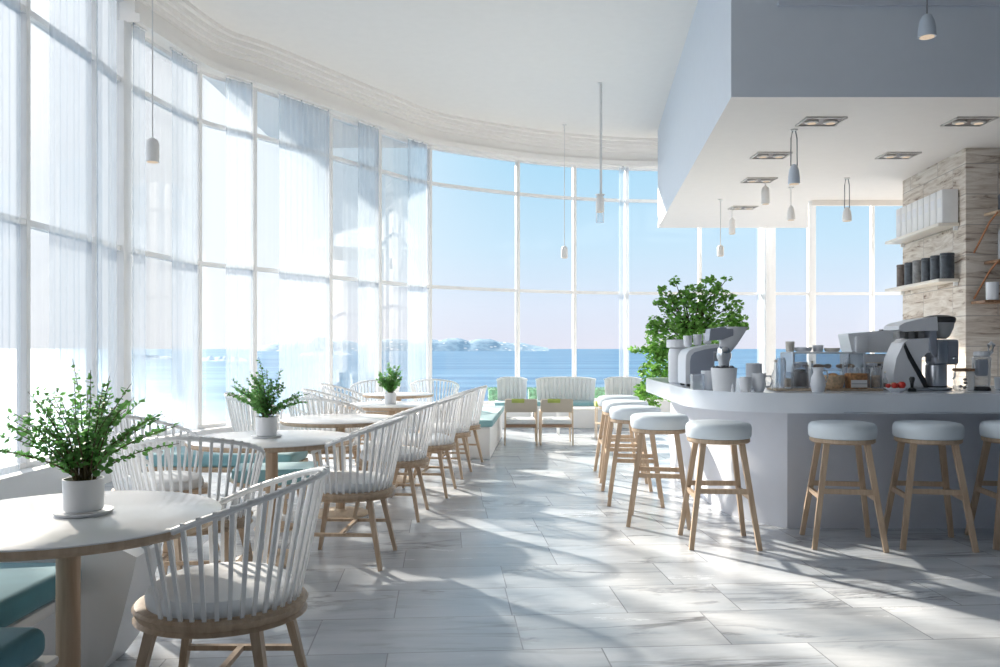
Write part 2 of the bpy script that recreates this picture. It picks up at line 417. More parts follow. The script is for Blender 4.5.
struct(sweep(MB(), NW, N - .001, rect(-.12, .20, 0, SILL)).build('wall_left', 'paint'))
struct(sweep(MB(), 8, N - .001, [(-.12, RIM), (.22, RIM), (.22, RIM + .09), (.17, RIM + .10), (.17, 5.0), (.22, 5.0), (.22, 5.06), (.27, 5.06), (.27, 5.12), (.33, 5.12), (.33, 5.18), (.40, 5.18), (.40, 5.24), (-.12, 5.24)]).build('trim_1', 'ceil', angle=20))
struct(sweep(MB(), NW, 8, [(-.12, 5.02), (.1, 5.02), (.1, 5.06), (.16, 5.06), (.16, 5.12), (.23, 5.12), (.23, 5.18), (.31, 5.18), (.31, 5.24), (-.12, 5.24)]).build('trim_2', 'ceil', angle=20))
struct(B((2.5, 6.1, 5.29), (13.6, 20.4, .12), 'ceiling', 'ceil'))
struct(B((2.5, 6.1, -.1), (13.6, 20.4, .2), 'floor', 'floor'))
struct(B((9.1, 2.4, 2.6), (.2, 13.2, 5.24), 'wall_right', 'back'))
struct(B((9.1, 13.6, 2.6), (.2, 5.0, 5.24), 'wall_right_far', 'paint'))
struct(B((2.5, -4.1, 2.6), (13.4, .2, 5.24), 'wall_back', 'back'))
struct(MB().prism([(5.05, 9.0), (9.0, 9.0), (9.0, 10.8), (5.24, 10.8)], 0, 3.47).build('wall_stone', 'stone'))
# bulkhead above the bar
canopy = MB().prism([(2.0, 7.18), (9.0, 7.18), (9.0, 12.25), (4.55, 12.25), (5.57, 15.0), (2.85, 15.0)], 3.47, 5.235).build('ceiling_bulkhead', 'soffit')
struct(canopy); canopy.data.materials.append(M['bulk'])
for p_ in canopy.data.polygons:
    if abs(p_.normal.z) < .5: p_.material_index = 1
struct(B((5.6, 7.165, 4.27), (6.4, .03, .03), 'trim_3', 'base'))
struct(B((6.78, 12.22, 3.44), (4.4, .06, .09), 'trim_4', 'ceil'))

# outside
struct(B((0, 3990, -8.2), (16000, 8020, .2), 'sea', 'sea'))
def ridge(name, x0, x1, D, ypk, mat, label=None, seed=0, thick=160):
    n = 90; mb = MB(); rings = []
    for k in range(n + 1):
        t = k / n; x = px(x0 + (x1 - x0) * t, D)
        e = min(1, t * 7) ** .7 * min(1, (1 - t) * 4.5) ** .8
        h = (D / F) * ypk * e * (.72 + .55 * mnoise.fractal(Vector((t * 7 + seed, seed, 0)), 1, 2, 4))
        zb = -8.1; zt = pz(HY, D) + max(h, .2) * 1.0
        rings.append(mb.ring([Vector((x, D + thick, zb)), Vector((x, D - thick * .5, zb)), Vector((x, D - thick * .2, zb + (zt - zb) * .6)), Vector((x, D, zt)), Vector((x, D + thick * .5, zb + (zt - zb) * .6))]))
    mb.skin(rings); return mb.build(name, mat)
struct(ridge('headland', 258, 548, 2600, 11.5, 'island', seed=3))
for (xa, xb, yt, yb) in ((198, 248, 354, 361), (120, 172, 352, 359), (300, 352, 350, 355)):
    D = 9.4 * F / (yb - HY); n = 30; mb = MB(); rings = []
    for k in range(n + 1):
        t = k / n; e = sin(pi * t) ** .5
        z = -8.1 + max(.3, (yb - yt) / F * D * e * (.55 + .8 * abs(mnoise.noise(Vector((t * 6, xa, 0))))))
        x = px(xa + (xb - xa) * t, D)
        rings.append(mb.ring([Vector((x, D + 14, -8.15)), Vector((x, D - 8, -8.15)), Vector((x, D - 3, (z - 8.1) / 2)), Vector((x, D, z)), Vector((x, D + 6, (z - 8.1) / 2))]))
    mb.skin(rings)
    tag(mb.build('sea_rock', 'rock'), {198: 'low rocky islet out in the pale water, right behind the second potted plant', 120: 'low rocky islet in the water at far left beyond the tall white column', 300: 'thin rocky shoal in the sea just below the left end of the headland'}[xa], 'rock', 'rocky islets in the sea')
struct(MB().prism([(-.8, 15.2), (.3, 15.4), (1.4, 15.85), (2.5, 16.1), (9, 16.2), (9, 17.6), (-.8, 17.6)], -.3, .02).build('terrace', 'terrace'))
for (a, b_, lab) in ((-.25, .18, 'clipped green hedge outside, left of the slatted seat backs'), (.55, 1.05, 'clipped green hedge outside, between the two left slatted seat backs'), (1.62, 2.45, 'clipped green hedge outside, at the right of the wide slatted seat back')):
    r = thing('hedge', lab, 'hedge', ((a + b_) / 2, 16.7, .02), 0, 'clipped hedges outside the window'); w_ = (b_ - a)
    mb = MB()
    mb.box((0, 0, .28), (w_ * .93, .3, .36), bev=.04)
    for k in range(700):
        p = Vector((random.uniform(-w_ / 2, w_ / 2), random.uniform(-.17, .17), random.uniform(.1, .47)))
        if random.random() < .5: p.y = random.choice((-.17, .17))
        else: p.z = random.uniform(.44, .49)
        q = Matrix.Rotation(random.uniform(0, 6.28), 4, 'Z') @ Matrix.Rotation(random.uniform(-1, 1), 4, 'X')
        vs = [mb.b.verts.new(p + q @ Vector(c)) for c in ((-.018, 0, 0), (0, .01, 0), (.018, 0, 0), (0, -.01, .004))]
        mb.b.faces.new(vs)
    mb.build('foliage', 'hedge', r); B((0, 0, .05), (w_, .34, .1), 'planter', 'paint', r, bev=.01)

# ------------------------------------------------------------------ sheer curtains
def curtain(xa, xb, label, off=.15, top=RIM - .005):
    ua, ub = u_at_x(xa), u_at_x(xb)
    n = max(16, int((ub - ua) * 90)); mb = MB(); rings = []; L_ = 0; pp = path(ua)
    c0 = path((ua + ub) / 2); c0.z = 0
    for k in range(n + 1):
        u = ua + (ub - ua) * k / n; p = path(u); L_ += (p - pp).length; pp = p; q = nrm(u)
        def at(z, amp): return p + q * (off + amp * sin(L_ * 58 + xa) + .5 * amp * sin(L_ * 23 + 2 * xa)) + Vector((0, 0, z)) - c0
        rings.append([mb.b.verts.new(at(z, a)) for z, a in ((.31, .016), (1.6, .015), (3.2, .013), (top, .010))])
    for a, b in zip(rings, rings[1:]):
        for j in range(3): mb.b.faces.new((a[j], b[j], b[j + 1], a[j + 1]))
    root = thing('sheer_curtain', label, 'curtain', c0, 0, 'sheer white curtains along the windows')
    o = mb.build('voile_panel', 'curtain', root, angle=180)
    # header rail
    h = MB(); rr = []
    for k in range(9):
        u = ua + (ub - ua) * k / 8; p = path(u); q = nrm(u)
        rr.append(h.ring([p - c0 + q * (off + a) + Vector((0, 0, z)) for a, z in rect(-.012, .012, top - .02, top + .0)]))
    h.skin(rr); h.build('header_rail', 'frame', root)
    return root
for xa, xb, lab in ((-90, -30, 'sheer white curtain just inside the left edge of the view, nearest of all'), (-14, 21, 'sheer white curtain at the left edge, left of the first mullion'), (50, 90, 'sheer white curtain hanging between the two leftmost window mullions'),
                    (95, 116, 'narrow sheer white curtain right in front of the tall column on its left'),
                    (134, 146, 'narrowest sheer curtain strip, just right of the tall column behind the small pendant'),
                    (171, 197, 'sheer white curtain right of the small left pendant lamp'),
                    (226, 252, 'sheer white curtain behind the potted plant on the second table'),
                    (279, 329, 'widest sheer curtain, left of centre and right of the second potted plant'),
                    (358, 379, 'sheer white curtain just left of the small plant on the far table'),
                    (408, 428, 'sheer white curtain just right of the small plant on the far table'),
                    (619, 629, 'narrow sheer curtain strip beside the mullion left of the big bush'),
                    (757, 766, 'narrow sheer curtain strip beside the thick white post behind the bar')):
    curtain(xa, xb, lab, top=(5.0 if xb < 118 else RIM - .005))

# ------------------------------------------------------------------ spindle chair
def make_chair(cush='cush', fr='wood'):
    r = empty('spindle_chair', (0, 0, 0))
    # seat frame (faces +X)
    mb = MB(); rings = []
    n = 40
    def rad(t): return .262 + .012 * cos(t) ** 2
    for (k0, z) in ((0, .405), (.008, .398), (0, .44), (0, .448)):
        pass
    prof = [(.0, .412), (.012, .400), (-.02, .395), (-.10, .395), (-.10, .44), (-.02, .45), (.006, .447), (.014, .438)]
    for k in range(n):
        t = 2 * pi * k / n; q = Vector((cos(t), sin(t), 0))
        rings.append(mb.ring([q * (rad(t) + a) + Vector((0, 0, z)) for a, z in prof]))
    mb.skin(rings, loop=True); mb.build('seat_frame', fr, r)
    LT([(.17, .425), (.225, .43), (.243, .45), (.246, .475), (.236, .50), (.20, .518), (.12, .526), (.02, .528)], 'seat_cushion', cush, r, n=36)
    # spindles + rail
    A = R(119); NS = 29; top = []
    def zt(t): return .875 - .185 * (abs(t) / A) ** 1.7
    def rt(t): return .348 - .035 * (abs(t) / A) ** 2
    for k in range(61):
        t = -A + 2 * A * k / 60; a = pi + t
        top.append(Vector((cos(a) * rt(t), sin(a) * rt(t), zt(t))))
    mb = MB(); mb.tube(top, .0115, 8); mb.build('top_rail', 'spindle', r)
    for k in range(NS):
        t = -A + .04 + (2 * A - .08) * k / (NS - 1); a = pi + t
        b0 = Vector((cos(a) * .258, sin(a) * .258, .447)); t0 = Vector((cos(a) * (rt(t) + .004), sin(a) * (rt(t) + .004), zt(t) + .014))
        s = Vector((-sin(a), cos(a), 0))
        MB().bar(b0, t0, .013, .009, .014, .011, side=s).build('spindle', 'spindle', r)
    for k, (sx, sy) in enumerate(((1, 1), (1, -1), (-1, 1), (-1, -1))):
        MB().bar((sx * .165, sy * .175, .41), (sx * .245, sy * .25, 0), .042, .032, .026, .022, side=(0, 1, 0)).build('leg', fr, r)
    for sy in (1, -1):
        MB().bar((.21, sy * .212, .2), (-.21, sy * .212, .2), .024, .018).build('stretcher', fr, r)
    MB().bar((0, -.205, .2), (0, .205, .2), .022, .018).build('stretcher', fr, r)
    tag(r, '', 'chair', 'white spindle back tub chairs')
    return r
chair = make_chair()
chair.location = (-.95, 2.84, 0); chair.rotation_euler = (0, 0, pi)
chair['label'] = 'nearest white spindle tub chair with oak frame, in the foreground at the first round table'
chairs = [(-.93, 5.1, pi - .05, 'white spindle tub chair on the aisle side of the second table with a potted plant'),
          (-.84, 6.45, pi - .05, 'white spindle tub chair on the aisle, third from the front along the row'),
          (-.68, 7.45, pi - .1, 'white spindle tub chair on the aisle, fourth from the front along the row'),
          (-.58, 8.5, pi - .15, 'white spindle tub chair on the aisle, fifth along the row'),
          (-.50, 9.28, pi - .25, 'farthest white spindle tub chair on the aisle, beside the teal bench'),
          (-1.55, 4.25, pi / 2 + .1, 'white spindle tub chair seen from behind, just beyond the first round table'),
          (-2.08, 5.1, -.1, 'white spindle tub chair at the window side of the second table'),
          (-2.2, 7.75, .2, 'pale spindle tub chair left behind the plant on the second table'),
          (-1.52, 7.32, pi / 2 - .3, 'spindle tub chair between third and fourth tables on the window side'),
          (-1.66, 8.5, .1, 'spindle tub chair at the window side of the fourth table, below the small plant'),
          (-1.75, 9.75, 0, 'spindle tub chair at the window side of the farthest round table'),
          (-.9, 11.5, pi / 2, 'far white spindle chair behind the round tables with its back to the room'),
          (-1.7, 11.3, pi / 2 + .3, 'far white spindle chair in front of the curtains left of the far pair')]
for x, y, a, lab in chairs: dup(chair, (x, y, 0), a, lab)

# ------------------------------------------------------------------ round tables
def make_table(r_):
    r = empty('round_table', (0, 0, 0))
    MB().lathe([(r_ - .05, .712), (r_ - .012, .716), (r_, .728), (r_, .744)], n=72).build('tabletop', 'wood', r)
    MB().lathe([(r_ - .001, .7445), (r_ - .001, .748), (r_ - .004, .750), (.01, .750)], n=72).build('white_surface', 'top', r)
    MB().lathe([(.037, .03), (.037, .70), (.06, .711), (.06, .713)], n=28).build('pedestal', 'wood', r)
    MB().lathe([(.22, 0), (.22, .012), (.20, .022), (.05, .03), (.035, .05)], n=40).build('base', 'wood_pale', r)
    tag(r, '', 'table', 'round cafe tables')
    return r
for x, y, r_, lab in ((-1.42, 2.73, .48, 'nearest round white table with oak rim and pedestal, in the left foreground'),
                      (-1.40, 5.09, .50, 'second round white table, holding the second potted plant'),
                      (-1.25, 6.5, .46, 'third round white table, with nothing on it'),
                      (-1.06, 8.15, .46, 'fourth round white table, holding the smallest potted plant'),
                      (-1.22, 9.95, .42, 'farthest round white table, beyond the one with the smallest plant')):
    t = make_table(r_); t.location = (x, y, 0); t['label'] = lab

# ------------------------------------------------------------------ potted plants
def plant(loc, pw, ph, rad_, hgt, seed, label, stems=34, leaf=.012, saucer=True, lean=0):
    rnd = random.Random(seed)
    r = thing('potted_plant', label, 'plant', loc, 0, 'potted plants on the round tables')
    z0 = .012 if saucer else 0
    if saucer: LT([(.085, 0), (.09, .004), (.094, .012), (.09, .012), (.07, .007)], 'saucer', 'pot', r, n=32)
    LT([(pw * .9, z0), (pw * .96, z0 + .004), (pw, z0 + ph), (pw * .93, z0 + ph), (pw * .9, z0 + ph * .86)], 'pot', 'pot', r, n=32)
    LT([(pw * .89, z0 + ph * .82), (pw * .88, z0 + ph * .9), (.005, z0 + ph * .93)], 'soil', 'soil', r, n=20)
    st = MB(); lf = MB()
    for i in range(stems):
        az = rnd.uniform(0, 2 * pi); out = rnd.uniform(.12, 1) ** .8 * rad_; up = hgt * (1.0 - .55 * (out / rad_) ** 2) * rnd.uniform(.6, 1)
        b0 = Vector((cos(az) * pw * .45 * rnd.random(), sin(az) * pw * .45 * rnd.random(), z0 + ph * .9))
        pts = []
        for k in range(11):
            t = k / 10
            pts.append(b0 + Vector((cos(az) * out * t ** 1.5 + .01 * sin(t * 5 + i), sin(az) * out * t ** 1.5 + .01 * cos(t * 6 + i), up * (t - .18 * (out / rad_) * t ** 3))))
        st.tube(pts, [.0026 * (1 - .75 * k / 10) + .0004 for k in range(11)], 5)
        for k in range(42):
            t = .2 + .75 * (k + rnd.random()) / 42; j = min(9, int(t * 10)); p = pts[j].lerp(pts[j + 1], t * 10 - j)
            d = (pts[j + 1] - pts[j]).normalized()
            s = leaf * rnd.uniform(.65, 1.25) * (1.1 - .35 * t)
            q = Vector((rnd.uniform(-1, 1), rnd.uniform(-1, 1), rnd.uniform(-.4, .7))).normalized()
            u = q.cross(d); u = u.normalized() if u.length > .01 else Vector((1, 0, 0))
            c = p + q * s * 1.1
            w = (u * .8 + d * rnd.uniform(-.5, .5)).normalized()
            v = [c - q * s, c - q * s * .3 + w * s * .75, c + q * s * .5 + w * s * .62, c + q * s * 1.05, c + q * s * .5 - w * s * .62, c - q * s * .3 - w * s * .75]
            nn = q.cross(w) * s * .22
            v = [v[0], v[1] + nn, v[2] + nn, v[3], v[4] + nn, v[5] + nn]
            V = [lf.b.verts.new(a) for a in v]
            lf.b.faces.new((V[0], V[1], V[2], V[3])); lf.b.faces.new((V[0], V[3], V[4], V[5]))
    st.build('stems', 'stem', r); lf.build('foliage', 'leaf', r)
    return r
plant((-1.385, 2.76, .75), .064, .105, .32, .46, 11, 'potted plant in white pot with saucer on the nearest table, largest of the table plants', 46, .0115)
plant((-1.44, 5.12, .75), .066, .115, .25, .42, 5, 'potted plant in white pot standing on the second table', 40, .0125)
plant((-1.08, 8.18, .75), .058, .11, .16, .36, 8, 'smallest looking potted plant, on the fourth table in front of the curtains', 30, .015, saucer=False)

# ------------------------------------------------------------------ banquettes and benches
r = thing('pouf', 'dark teal cushioned pouf on a white base at the lower left corner', 'pouf', (-1.70, 2.32, 0))
B((0, 0, .41), (.66, .42, .1), 'seat_cushion', 'teal', r, bev=.04, seg=5)
B((0, 0, .345), (.70, .46, .03), 'seat_shell', 'paint', r, bev=.012)
MB().lathe([(.19, 0), (.16, .02), (.12, .15), (.15, .28), (.22, .33)], sx=1.3).build('base', 'paint', r)
r = thing('banquette', 'teal cushioned white moulded banquette behind the nearest table pedestal', 'bench', (-2.1, 2.92, 0))
def xz(poly, y0, y1, name, mat, par, ang=30):
    mb = MB(); mb.extr(poly, y0, y1, lambda p, y: Vector((p[0], y, p[1]))); return mb.build(name, mat, par, angle=ang)
B((0, 0.03, .415), (.94, .62, .10), 'seat_cushion', 'teal', r, bev=.035, seg=4)
B((-.02, .02, .335), (.94, .66, .05), 'seat_shell', 'paint', r, bev=.02)
B((-.02, .02, .03), (.9, .66, .06), 'plinth', 'paint', r, bev=.015)
for xx in (.38, -.4): B((xx, -.22, .18), (.1, .12, .27), 'support', 'paint', r, bev=.03)
B((-.44, .02, .50), (.10, .66, .22), 'back', 'paint', r, bev=.03)
arm = [(-.46, 0), (.50, 0), (.56, .08), (.60, .22), (.645, .40), (.66, .47), (.60, .50), (.40, .52), (-.46, .60)]
xz(arm, .37, .62, 'arm_panel', 'paint', r)
r = thing('bench', 'low teal topped bench with oak legs seen beneath the second table', 'bench', (-2.2, 6.75, 0))
B((0, 0, .42), (1.15, .58, .10), 'seat_cushion', 'teal_lt', r, bev=.03, seg=3)
B((0, 0, .35), (1.15, .58, .04), 'seat_frame', 'wood', r, bev=.008)
for sx in (-1, 1):
    for sy in (-1, 1): MB().bar((sx * .48, sy * .22, .335), (sx * .52, sy * .25, 0), .04, .04, .03, .03, side=(1, 0, 0)).build('leg', 'wood', r)
r = thing('lounge_stool', 'curved teal stool with a tan shell just beyond the second table', 'stool', (-1.62, 5.98, 0), .2)
xz([(-.28, .40), (-.24, .37), (-.12, .345), (0, .335), (.12, .345), (.24, .37), (.30, .42), (.30, .45), (-.28, .45)], -.19, .19, 'seat_cushion', 'teal_lt', r, 60)
xz([(-.30, .385), (-.24, .34), (-.12, .31), (0, .30), (.12, .31), (.24, .34), (.31, .40), (.30, .418), (.24, .368), (.12, .343), (0, .333), (-.12, .343), (-.24, .368)], -.20, .20, 'shell', 'wood_pale', r, 60)
MB().lathe([(.15, 0), (.14, .02), (.05, .05), (.05, .28), (.1, .312)]).build('base', 'wood_pale', r)
r = thing('window_bench', 'white stone bench with a pale teal cushion past the last aisle chair', 'bench', (-.27, 10.9, 0), -.06)
B((0, 0, .19), (.46, 2.4, .38), 'bench_body', 'paint', r, bev=.02)
B((0.01, 0, .42), (.50, 2.45, .08), 'seat_cushion', 'teal_lt', r, bev=.02, seg=3)

def settee(x, w, lab):
    r = thing('slatted_settee', lab, 'settee', (x, 13.75, 0), 0, 'white slatted settees under the far window')
    B((0, -.02, .18), (w + .1, .62, .36), 'base', 'paint', r, bev=.015)
    B((0, -.04, .39), (w + .08, .60, .06), 'seat_cushion', 'teal_lt', r, bev=.02)
    n = max(6, int(w / .07))
    mb = MB(); pts = [Vector((-w / 2 + w * k / n, .27 - .14 * abs(2 * k / n - 1) ** 4, .80 - .03 * abs(2 * k / n - 1) ** 4)) for k in range(n + 1)]
    mb.tube(pts, .017, 8); mb.build('top_rail', 'spindle', r)
    mb = MB(); rg = []
    for k in range(n * 4 + 1):
        u = k / (n * 4) * 2 - 1; x_ = u * w / 2; yy = .27 - .14 * abs(u) ** 4; dz = -.03 * abs(u) ** 4
        g = .012 * (1 if k % 4 in (1, 2, 3) else -.6)
        rg.append(mb.ring([Vector((x_ * .95, yy - g, .40)), Vector((x_, yy - g, .79 + dz)), Vector((x_, yy + .02, .79 + dz)), Vector((x_ * .95, yy + .02, .40))]))
    mb.skin(rg); mb.build('slatted_back', 'spindle', r, angle=20)
settee(.20, .50, 'left white slatted settee under the far window, behind the left tan armchair')
settee(1.10, 1.0, 'widest white slatted settee under the far window, centre of the three')
settee(2.06, .62, 'right white slatted settee under the far window, beside the big bush')
# low white table in front
r = thing('low_table', 'long low white table in front of the wide slatted settee', 'table', (1.32, 12.55, 0))

B((0, 0, .385), (1.0, .36, .03), 'tabletop', 'top', r, bev=.008)
for sx in (-1, 1):
    for sy in (-1, 1): B((sx * .44, sy * .14, .185), (.03, .03, .37), 'leg', 'spindle', r)

def armchair(x, y, lab):
    r = thing('armchair', lab, 'chair', (x, y, 0), 0, 'low tan armchairs facing the sea')
    B((0, -.2, .53), (.42, .035, .18), 'backrest', 'tan', r, bev=.012, rot=Matrix.Rotation(.12, 4, 'X'))
    B((-.04, -.226, .595), (.17, .015, .055), 'head_pad', 'lime', r, bev=.005, rot=Matrix.Rotation(.12, 4, 'X'))
    B((0, 0.02, .31), (.40, .42, .07), 'seat_cushion', 'cush', r, bev=.02)
    B((0, 0.02, .255), (.42, .44, .04), 'seat_frame', 'tanleather', r, bev=.006)
    for sx in (-1, 1):
        MB().bar((sx * .205, -.19, .60), (sx * .215, -.21, 0), .024, .024, .018, .018, side=(1, 0, 0)).build('leg', 'wood_pale', r)
        MB().bar((sx * .205, .21, .43), (sx * .215, .23, 0), .024, .024, .018, .018, side=(1, 0, 0)).build('leg', 'wood_pale', r)
        B((sx * .205, .01, .44), (.03, .46, .022), 'armrest', 'wood_pale', r, bev=.005)
    return r
armchair(.28, 11.3, 'left one of the two low tan armchairs seen from behind')
armchair(.76, 11.3, 'right one of the two low tan armchairs seen from behind')
r = thing('side_stool', 'small lime green topped stool on thin legs by the far settees', 'stool', (1.48, 11.9, 0))
B((0, 0, .50), (.24, .24, .07), 'seat', 'lime', r, bev=.015)
for sx in (-1, 1):
    for sy in (-1, 1): MB().bar((sx * .1, sy * .1, .47), (sx * .105, sy * .105, 0), .014, .014, side=(1, 0, 0)).build('leg', 'wood_pale', r)
B((0, 0, .22), (.2, .2, .012), 'shelf', 'wood_pale', r)

# ------------------------------------------------------------------ bar counter
def rounded(poly, rad_, n=10):
    out = []
    for i, p in enumerate(poly):
        r_ = rad_[i]
        if not r_: out.append(p); continue
        p = Vector(p); a = Vector(poly[i - 1]); b = Vector(poly[(i + 1) % len(poly)])
        u = (a - p).normalized(); v = (b - p).normalized(); s = p + u * r_; e = p + v * r_
        for k in range(n + 1):
            t = k / n; out.append(tuple((1 - t) ** 2 * s + 2 * t * (1 - t) * p + t * t * e))
    return out
cnt = thing('bar_counter', 'curved white bar counter running from the bush to the right edge', 'counter', (0, 0, 0))
slab = rounded([(7.6, 5.62), (1.38, 5.62), (1.50, 8.7), (2.45, 8.7), (2.45, 6.85), (7.6, 6.85)], [0, .95, .25, 0, .3, 0], 14)
mb = MB(); mb.prism(slab, .855, .992)
bmesh.ops.bevel(mb.b, geom=[e for e in mb.b.edges if abs(e.verts[0].co.z - e.verts[1].co.z) < .001], offset=.012, segments=2, affect='EDGES')
mb.build('worktop', 'counter', cnt)
bs = rounded([(7.5, 5.98), (2.07, 5.98), (1.76, 6.35), (1.74, 8.55), (2.3, 8.55), (2.3, 6.7), (7.5, 6.7)], [0, 0, .4, .1, 0, .2, 0], 12)
MB().prism(bs, 0, .856).build('counter_base', 'base', cnt)
for zz in ():
    pass

# ------------------------------------------------------------------ bar stools
def make_stool():
    r = empty('bar_stool', (0, 0, 0))
    LT([(.17, .703), (.205, .706), (.213, .72), (.215, .765), (.211, .788), (.197, .802), (.16, .809), (.01, .812)], 'seat_cushion', 'stoolseat', r, n=40)
    LT([(.15, .672), (.195, .674), (.205, .682), (.205, .703), (.15, .704)], 'seat_frame', 'wood', r, n=40)
    T, Bt = .125, .218
    for sx in (1, -1):
        for sy in (1, -1):
            MB().bar((sx * T, sy * T, .675), (sx * Bt, sy * Bt, 0), .036, .036, .030, .030, side=(1, 0, 0)).build('leg', 'wood', r)
    k = T + (Bt - T) * (.675 - .33) / .675
    for sx in (1, -1): MB().bar((sx * k, -k, .33), (sx * k, k, .33), .022, .032).build('foot_rail', 'wood', r)
    k = T + (Bt - T) * (.675 - .37) / .675
    for sy in (1, -1): MB().bar((-k, sy * k, .37), (k, sy * k, .37), .022, .032).build('foot_rail', 'wood', r)
    tag(r, '', 'stool', 'bar stools around the counter')
    return r
stool = make_stool(); stool.location = (1.46, 5.55, 0); stool.rotation_euler = (0, 0, R(-3))
stool['label'] = 'bar stool at the rounded corner of the counter, seen in full against the lit base'
for x, y, a, lab in ((2.28, 5.53, -10, 'bar stool against the dark counter front, left of the pair there'),
                     (2.85, 5.53, -10, 'bar stool against the dark counter front, under the tall coffee machine'),
                     (3.44, 5.53, -8, 'bar stool cut off by the right edge of the view'),
                     (1.19, 6.2, -12, 'bar stool second from the corner along the left side of the counter'),
                     (1.14, 7.0, -8, 'bar stool third from the corner along the left side of the counter'),
                     (1.17, 7.75, -5, 'bar stool fourth from the corner along the left side of the counter'),
                     (1.22, 8.55, 0, 'farthest bar stool on the left side of the counter')):
    dup(stool, (x, y, 0), R(a), lab)

# ------------------------------------------------------------------ big bush
rnd = random.Random(4)
bush = thing('potted_bush', 'big leafy green bush standing behind the left end of the bar', 'plant', (2.15, 9.35, 0))
LT([(.2, 0), (.22, .02), (.27, .45), (.27, .48), (.24, .48), (.235, .42)], 'pot', 'pot', bush)
LT([(.22, .38), (.236, .42), (.01, .44)], 'soil', 'soil', bush)
YB = 9.35; sc_ = YB / F
blobs = [(690, 318, 24, 20, 260), (668, 335, 24, 22, 300), (700, 335, 28, 20, 260), (724, 320, 22, 12, 120), (672, 360, 26, 20, 280), (655, 372, 16, 16, 150), (650, 395, 13, 16, 140),
         (668, 303, 10, 12, 80), (675, 281, 6, 5, 20), (708, 279, 8, 4, 24), (722, 296, 14, 6, 50), (742, 327, 7, 5, 26), (734, 307, 10, 8, 50), (637, 350, 9, 4, 24), (640, 392, 6, 10, 50),
         (657, 302, 4, 6, 12), (696, 292, 16, 8, 90), (700, 360, 24, 20, 120), (727, 279, 5, 3, 12), (655, 325, 10, 10, 70), (690, 385, 30, 25, 120), (684, 300, 12, 9, 70), (708, 305, 14, 10, 90), (734, 320, 10, 8, 50), (655, 350, 14, 10, 90), (716, 288, 8, 6, 30), (662, 290, 6, 5, 20), (720, 335, 20, 12, 90)]
lf = MB(); st = MB()
st.tube([(0, 0, .4), (.03, .02, .7), (-.02, 0, 1.0), (.02, 0, 1.5)], [.03, .026, .02, .01], 8)
for (bx, by, rx, ry, n) in blobs:
    c = Vector((px(bx, YB) - 2.15, 0, pz(by, YB))); rx *= sc_; ry *= sc_
    dep = min(.4, max(rx, ry) * 1.1)
    base = Vector((0, 0, max(.6, min(1.45, c.z - .25))))
    mid = base.lerp(c, .5) + Vector((0, 0, .06)); st.tube([base, mid, c + Vector((0, 0, 0))], [.012, .008, .003], 5)
    for k in range(int(n * 1.65)):
        while True:
            q = Vector((rnd.uniform(-1, 1), rnd.uniform(-1, 1), rnd.uniform(-1, 1)))
            if q.length < 1: break
        p = c + Vector((q.x * rx, q.y * dep, q.z * ry))
        s = rnd.uniform(.018, .036)
        m = Matrix.Rotation(rnd.uniform(0, 6.28), 3, 'Z') @ Matrix.Rotation(rnd.uniform(-1.1, 1.1), 3, 'X') @ Matrix.Rotation(rnd.uniform(-.7, .7), 3, 'Y')
        V = [lf.b.verts.new(p + m @ (Vector(v) * s)) for v in ((-.9, 0, 0), (-.5, .65, .12), (.15, .8, .1), (.5, .4, .1), (1.1, 0, -.1), (.5, -.4, .1), (.15, -.8, .1), (-.5, -.65, .12))]
        lf.b.faces.new((V[0], V[1], V[2], V[3], V[4])); lf.b.faces.new((V[0], V[4], V[5], V[6], V[7]))
st.build('branches', 'stem', bush); lf.build('foliage', 'leaf2', bush)

# ------------------------------------------------------------------ counter-top objects
CT = .993
def g(x, y_base_px=None, Y=None):
    return Vector((px(x, Y), Y, CT))
def jarlike(name, label, cat, x, Y, prof, mat, group=None, n=26, handle=None, z=CT):
    r = thing(name, label, cat, (px(x, Y), Y, z), 0, group)
    LT(prof, 'body', mat, r, n=n)
    if handle:
        hx, z0, z1, rr = handle
        MB().tube([(hx, 0, z1), (hx + rr * .8, 0, z1), (hx + rr, 0, (z0 + z1) / 2), (hx + rr * .7, 0, z0), (hx * .9, 0, z0)], .006, 8).build('handle', mat, r)
    return r
# tall white canister at the left end
r = thing('storage_jar', 'tall white lidded canister at the left end of the counter', 'jar', (px(678, 7.3), 7.3, CT))
LT([(.07, 0), (.082, .01), (.085, .26), (.075, .30), (.06, .31)], 'body', 'applwhite', r)
LT([(.095, .31), (.10, .315), (.10, .37), (.095, .38), (.01, .382)], 'lid', 'applwhite', r)
# espresso machine (white, rounded side)
r = thing('espresso_machine', 'white espresso machine with rounded casing at the left end of the counter', 'coffee machine', (px(698, 6.75), 6.75, CT))
def xzp(poly, y0, y1, name, mat, par, ang=35):
    return xz(poly, y0, y1, name, mat, par, ang)
body = [(-.13, .02), (-.13, .20), (-.125, .25), (-.105, .285), (-.07, .305), (.02, .325), (.14, .34), (.20, .34), (.20, .27), (.10, .27), (.10, .08), (.14, .06), (.14, .02)]
xzp(body, -.13, .16, 'casing', 'applwhite', r)
side = [(-.095, .04), (-.095, .20), (-.085, .245), (-.06, .272), (.02, .295), (.13, .312), (.17, .312), (.17, .28), (.09, .28), (.09, .04)]
xzp(side, -.137, -.128, 'side_panel', 'applgrey', r)
for yy in (-.1, .12):
    for xx in (-.1, .1): LT([(.018, 0), (.018, .022)], 'foot', 'black', r, c=(xx, yy, 0), n=12)
LT([(.03, .20), (.032, .205), (.032, .26), (.04, .265), (.04, .28)], 'group_head', 'chrome', r, c=(.155, -.02, 0), n=20)
MB().tube([(.155, -.05, .225), (.16, -.16, .215)], .009, 8).build('portafilter_handle', 'black', r)
B((.15, -.01, .035), (.10, .22, .03), 'drip_tray', 'chrome', r, bev=.006)
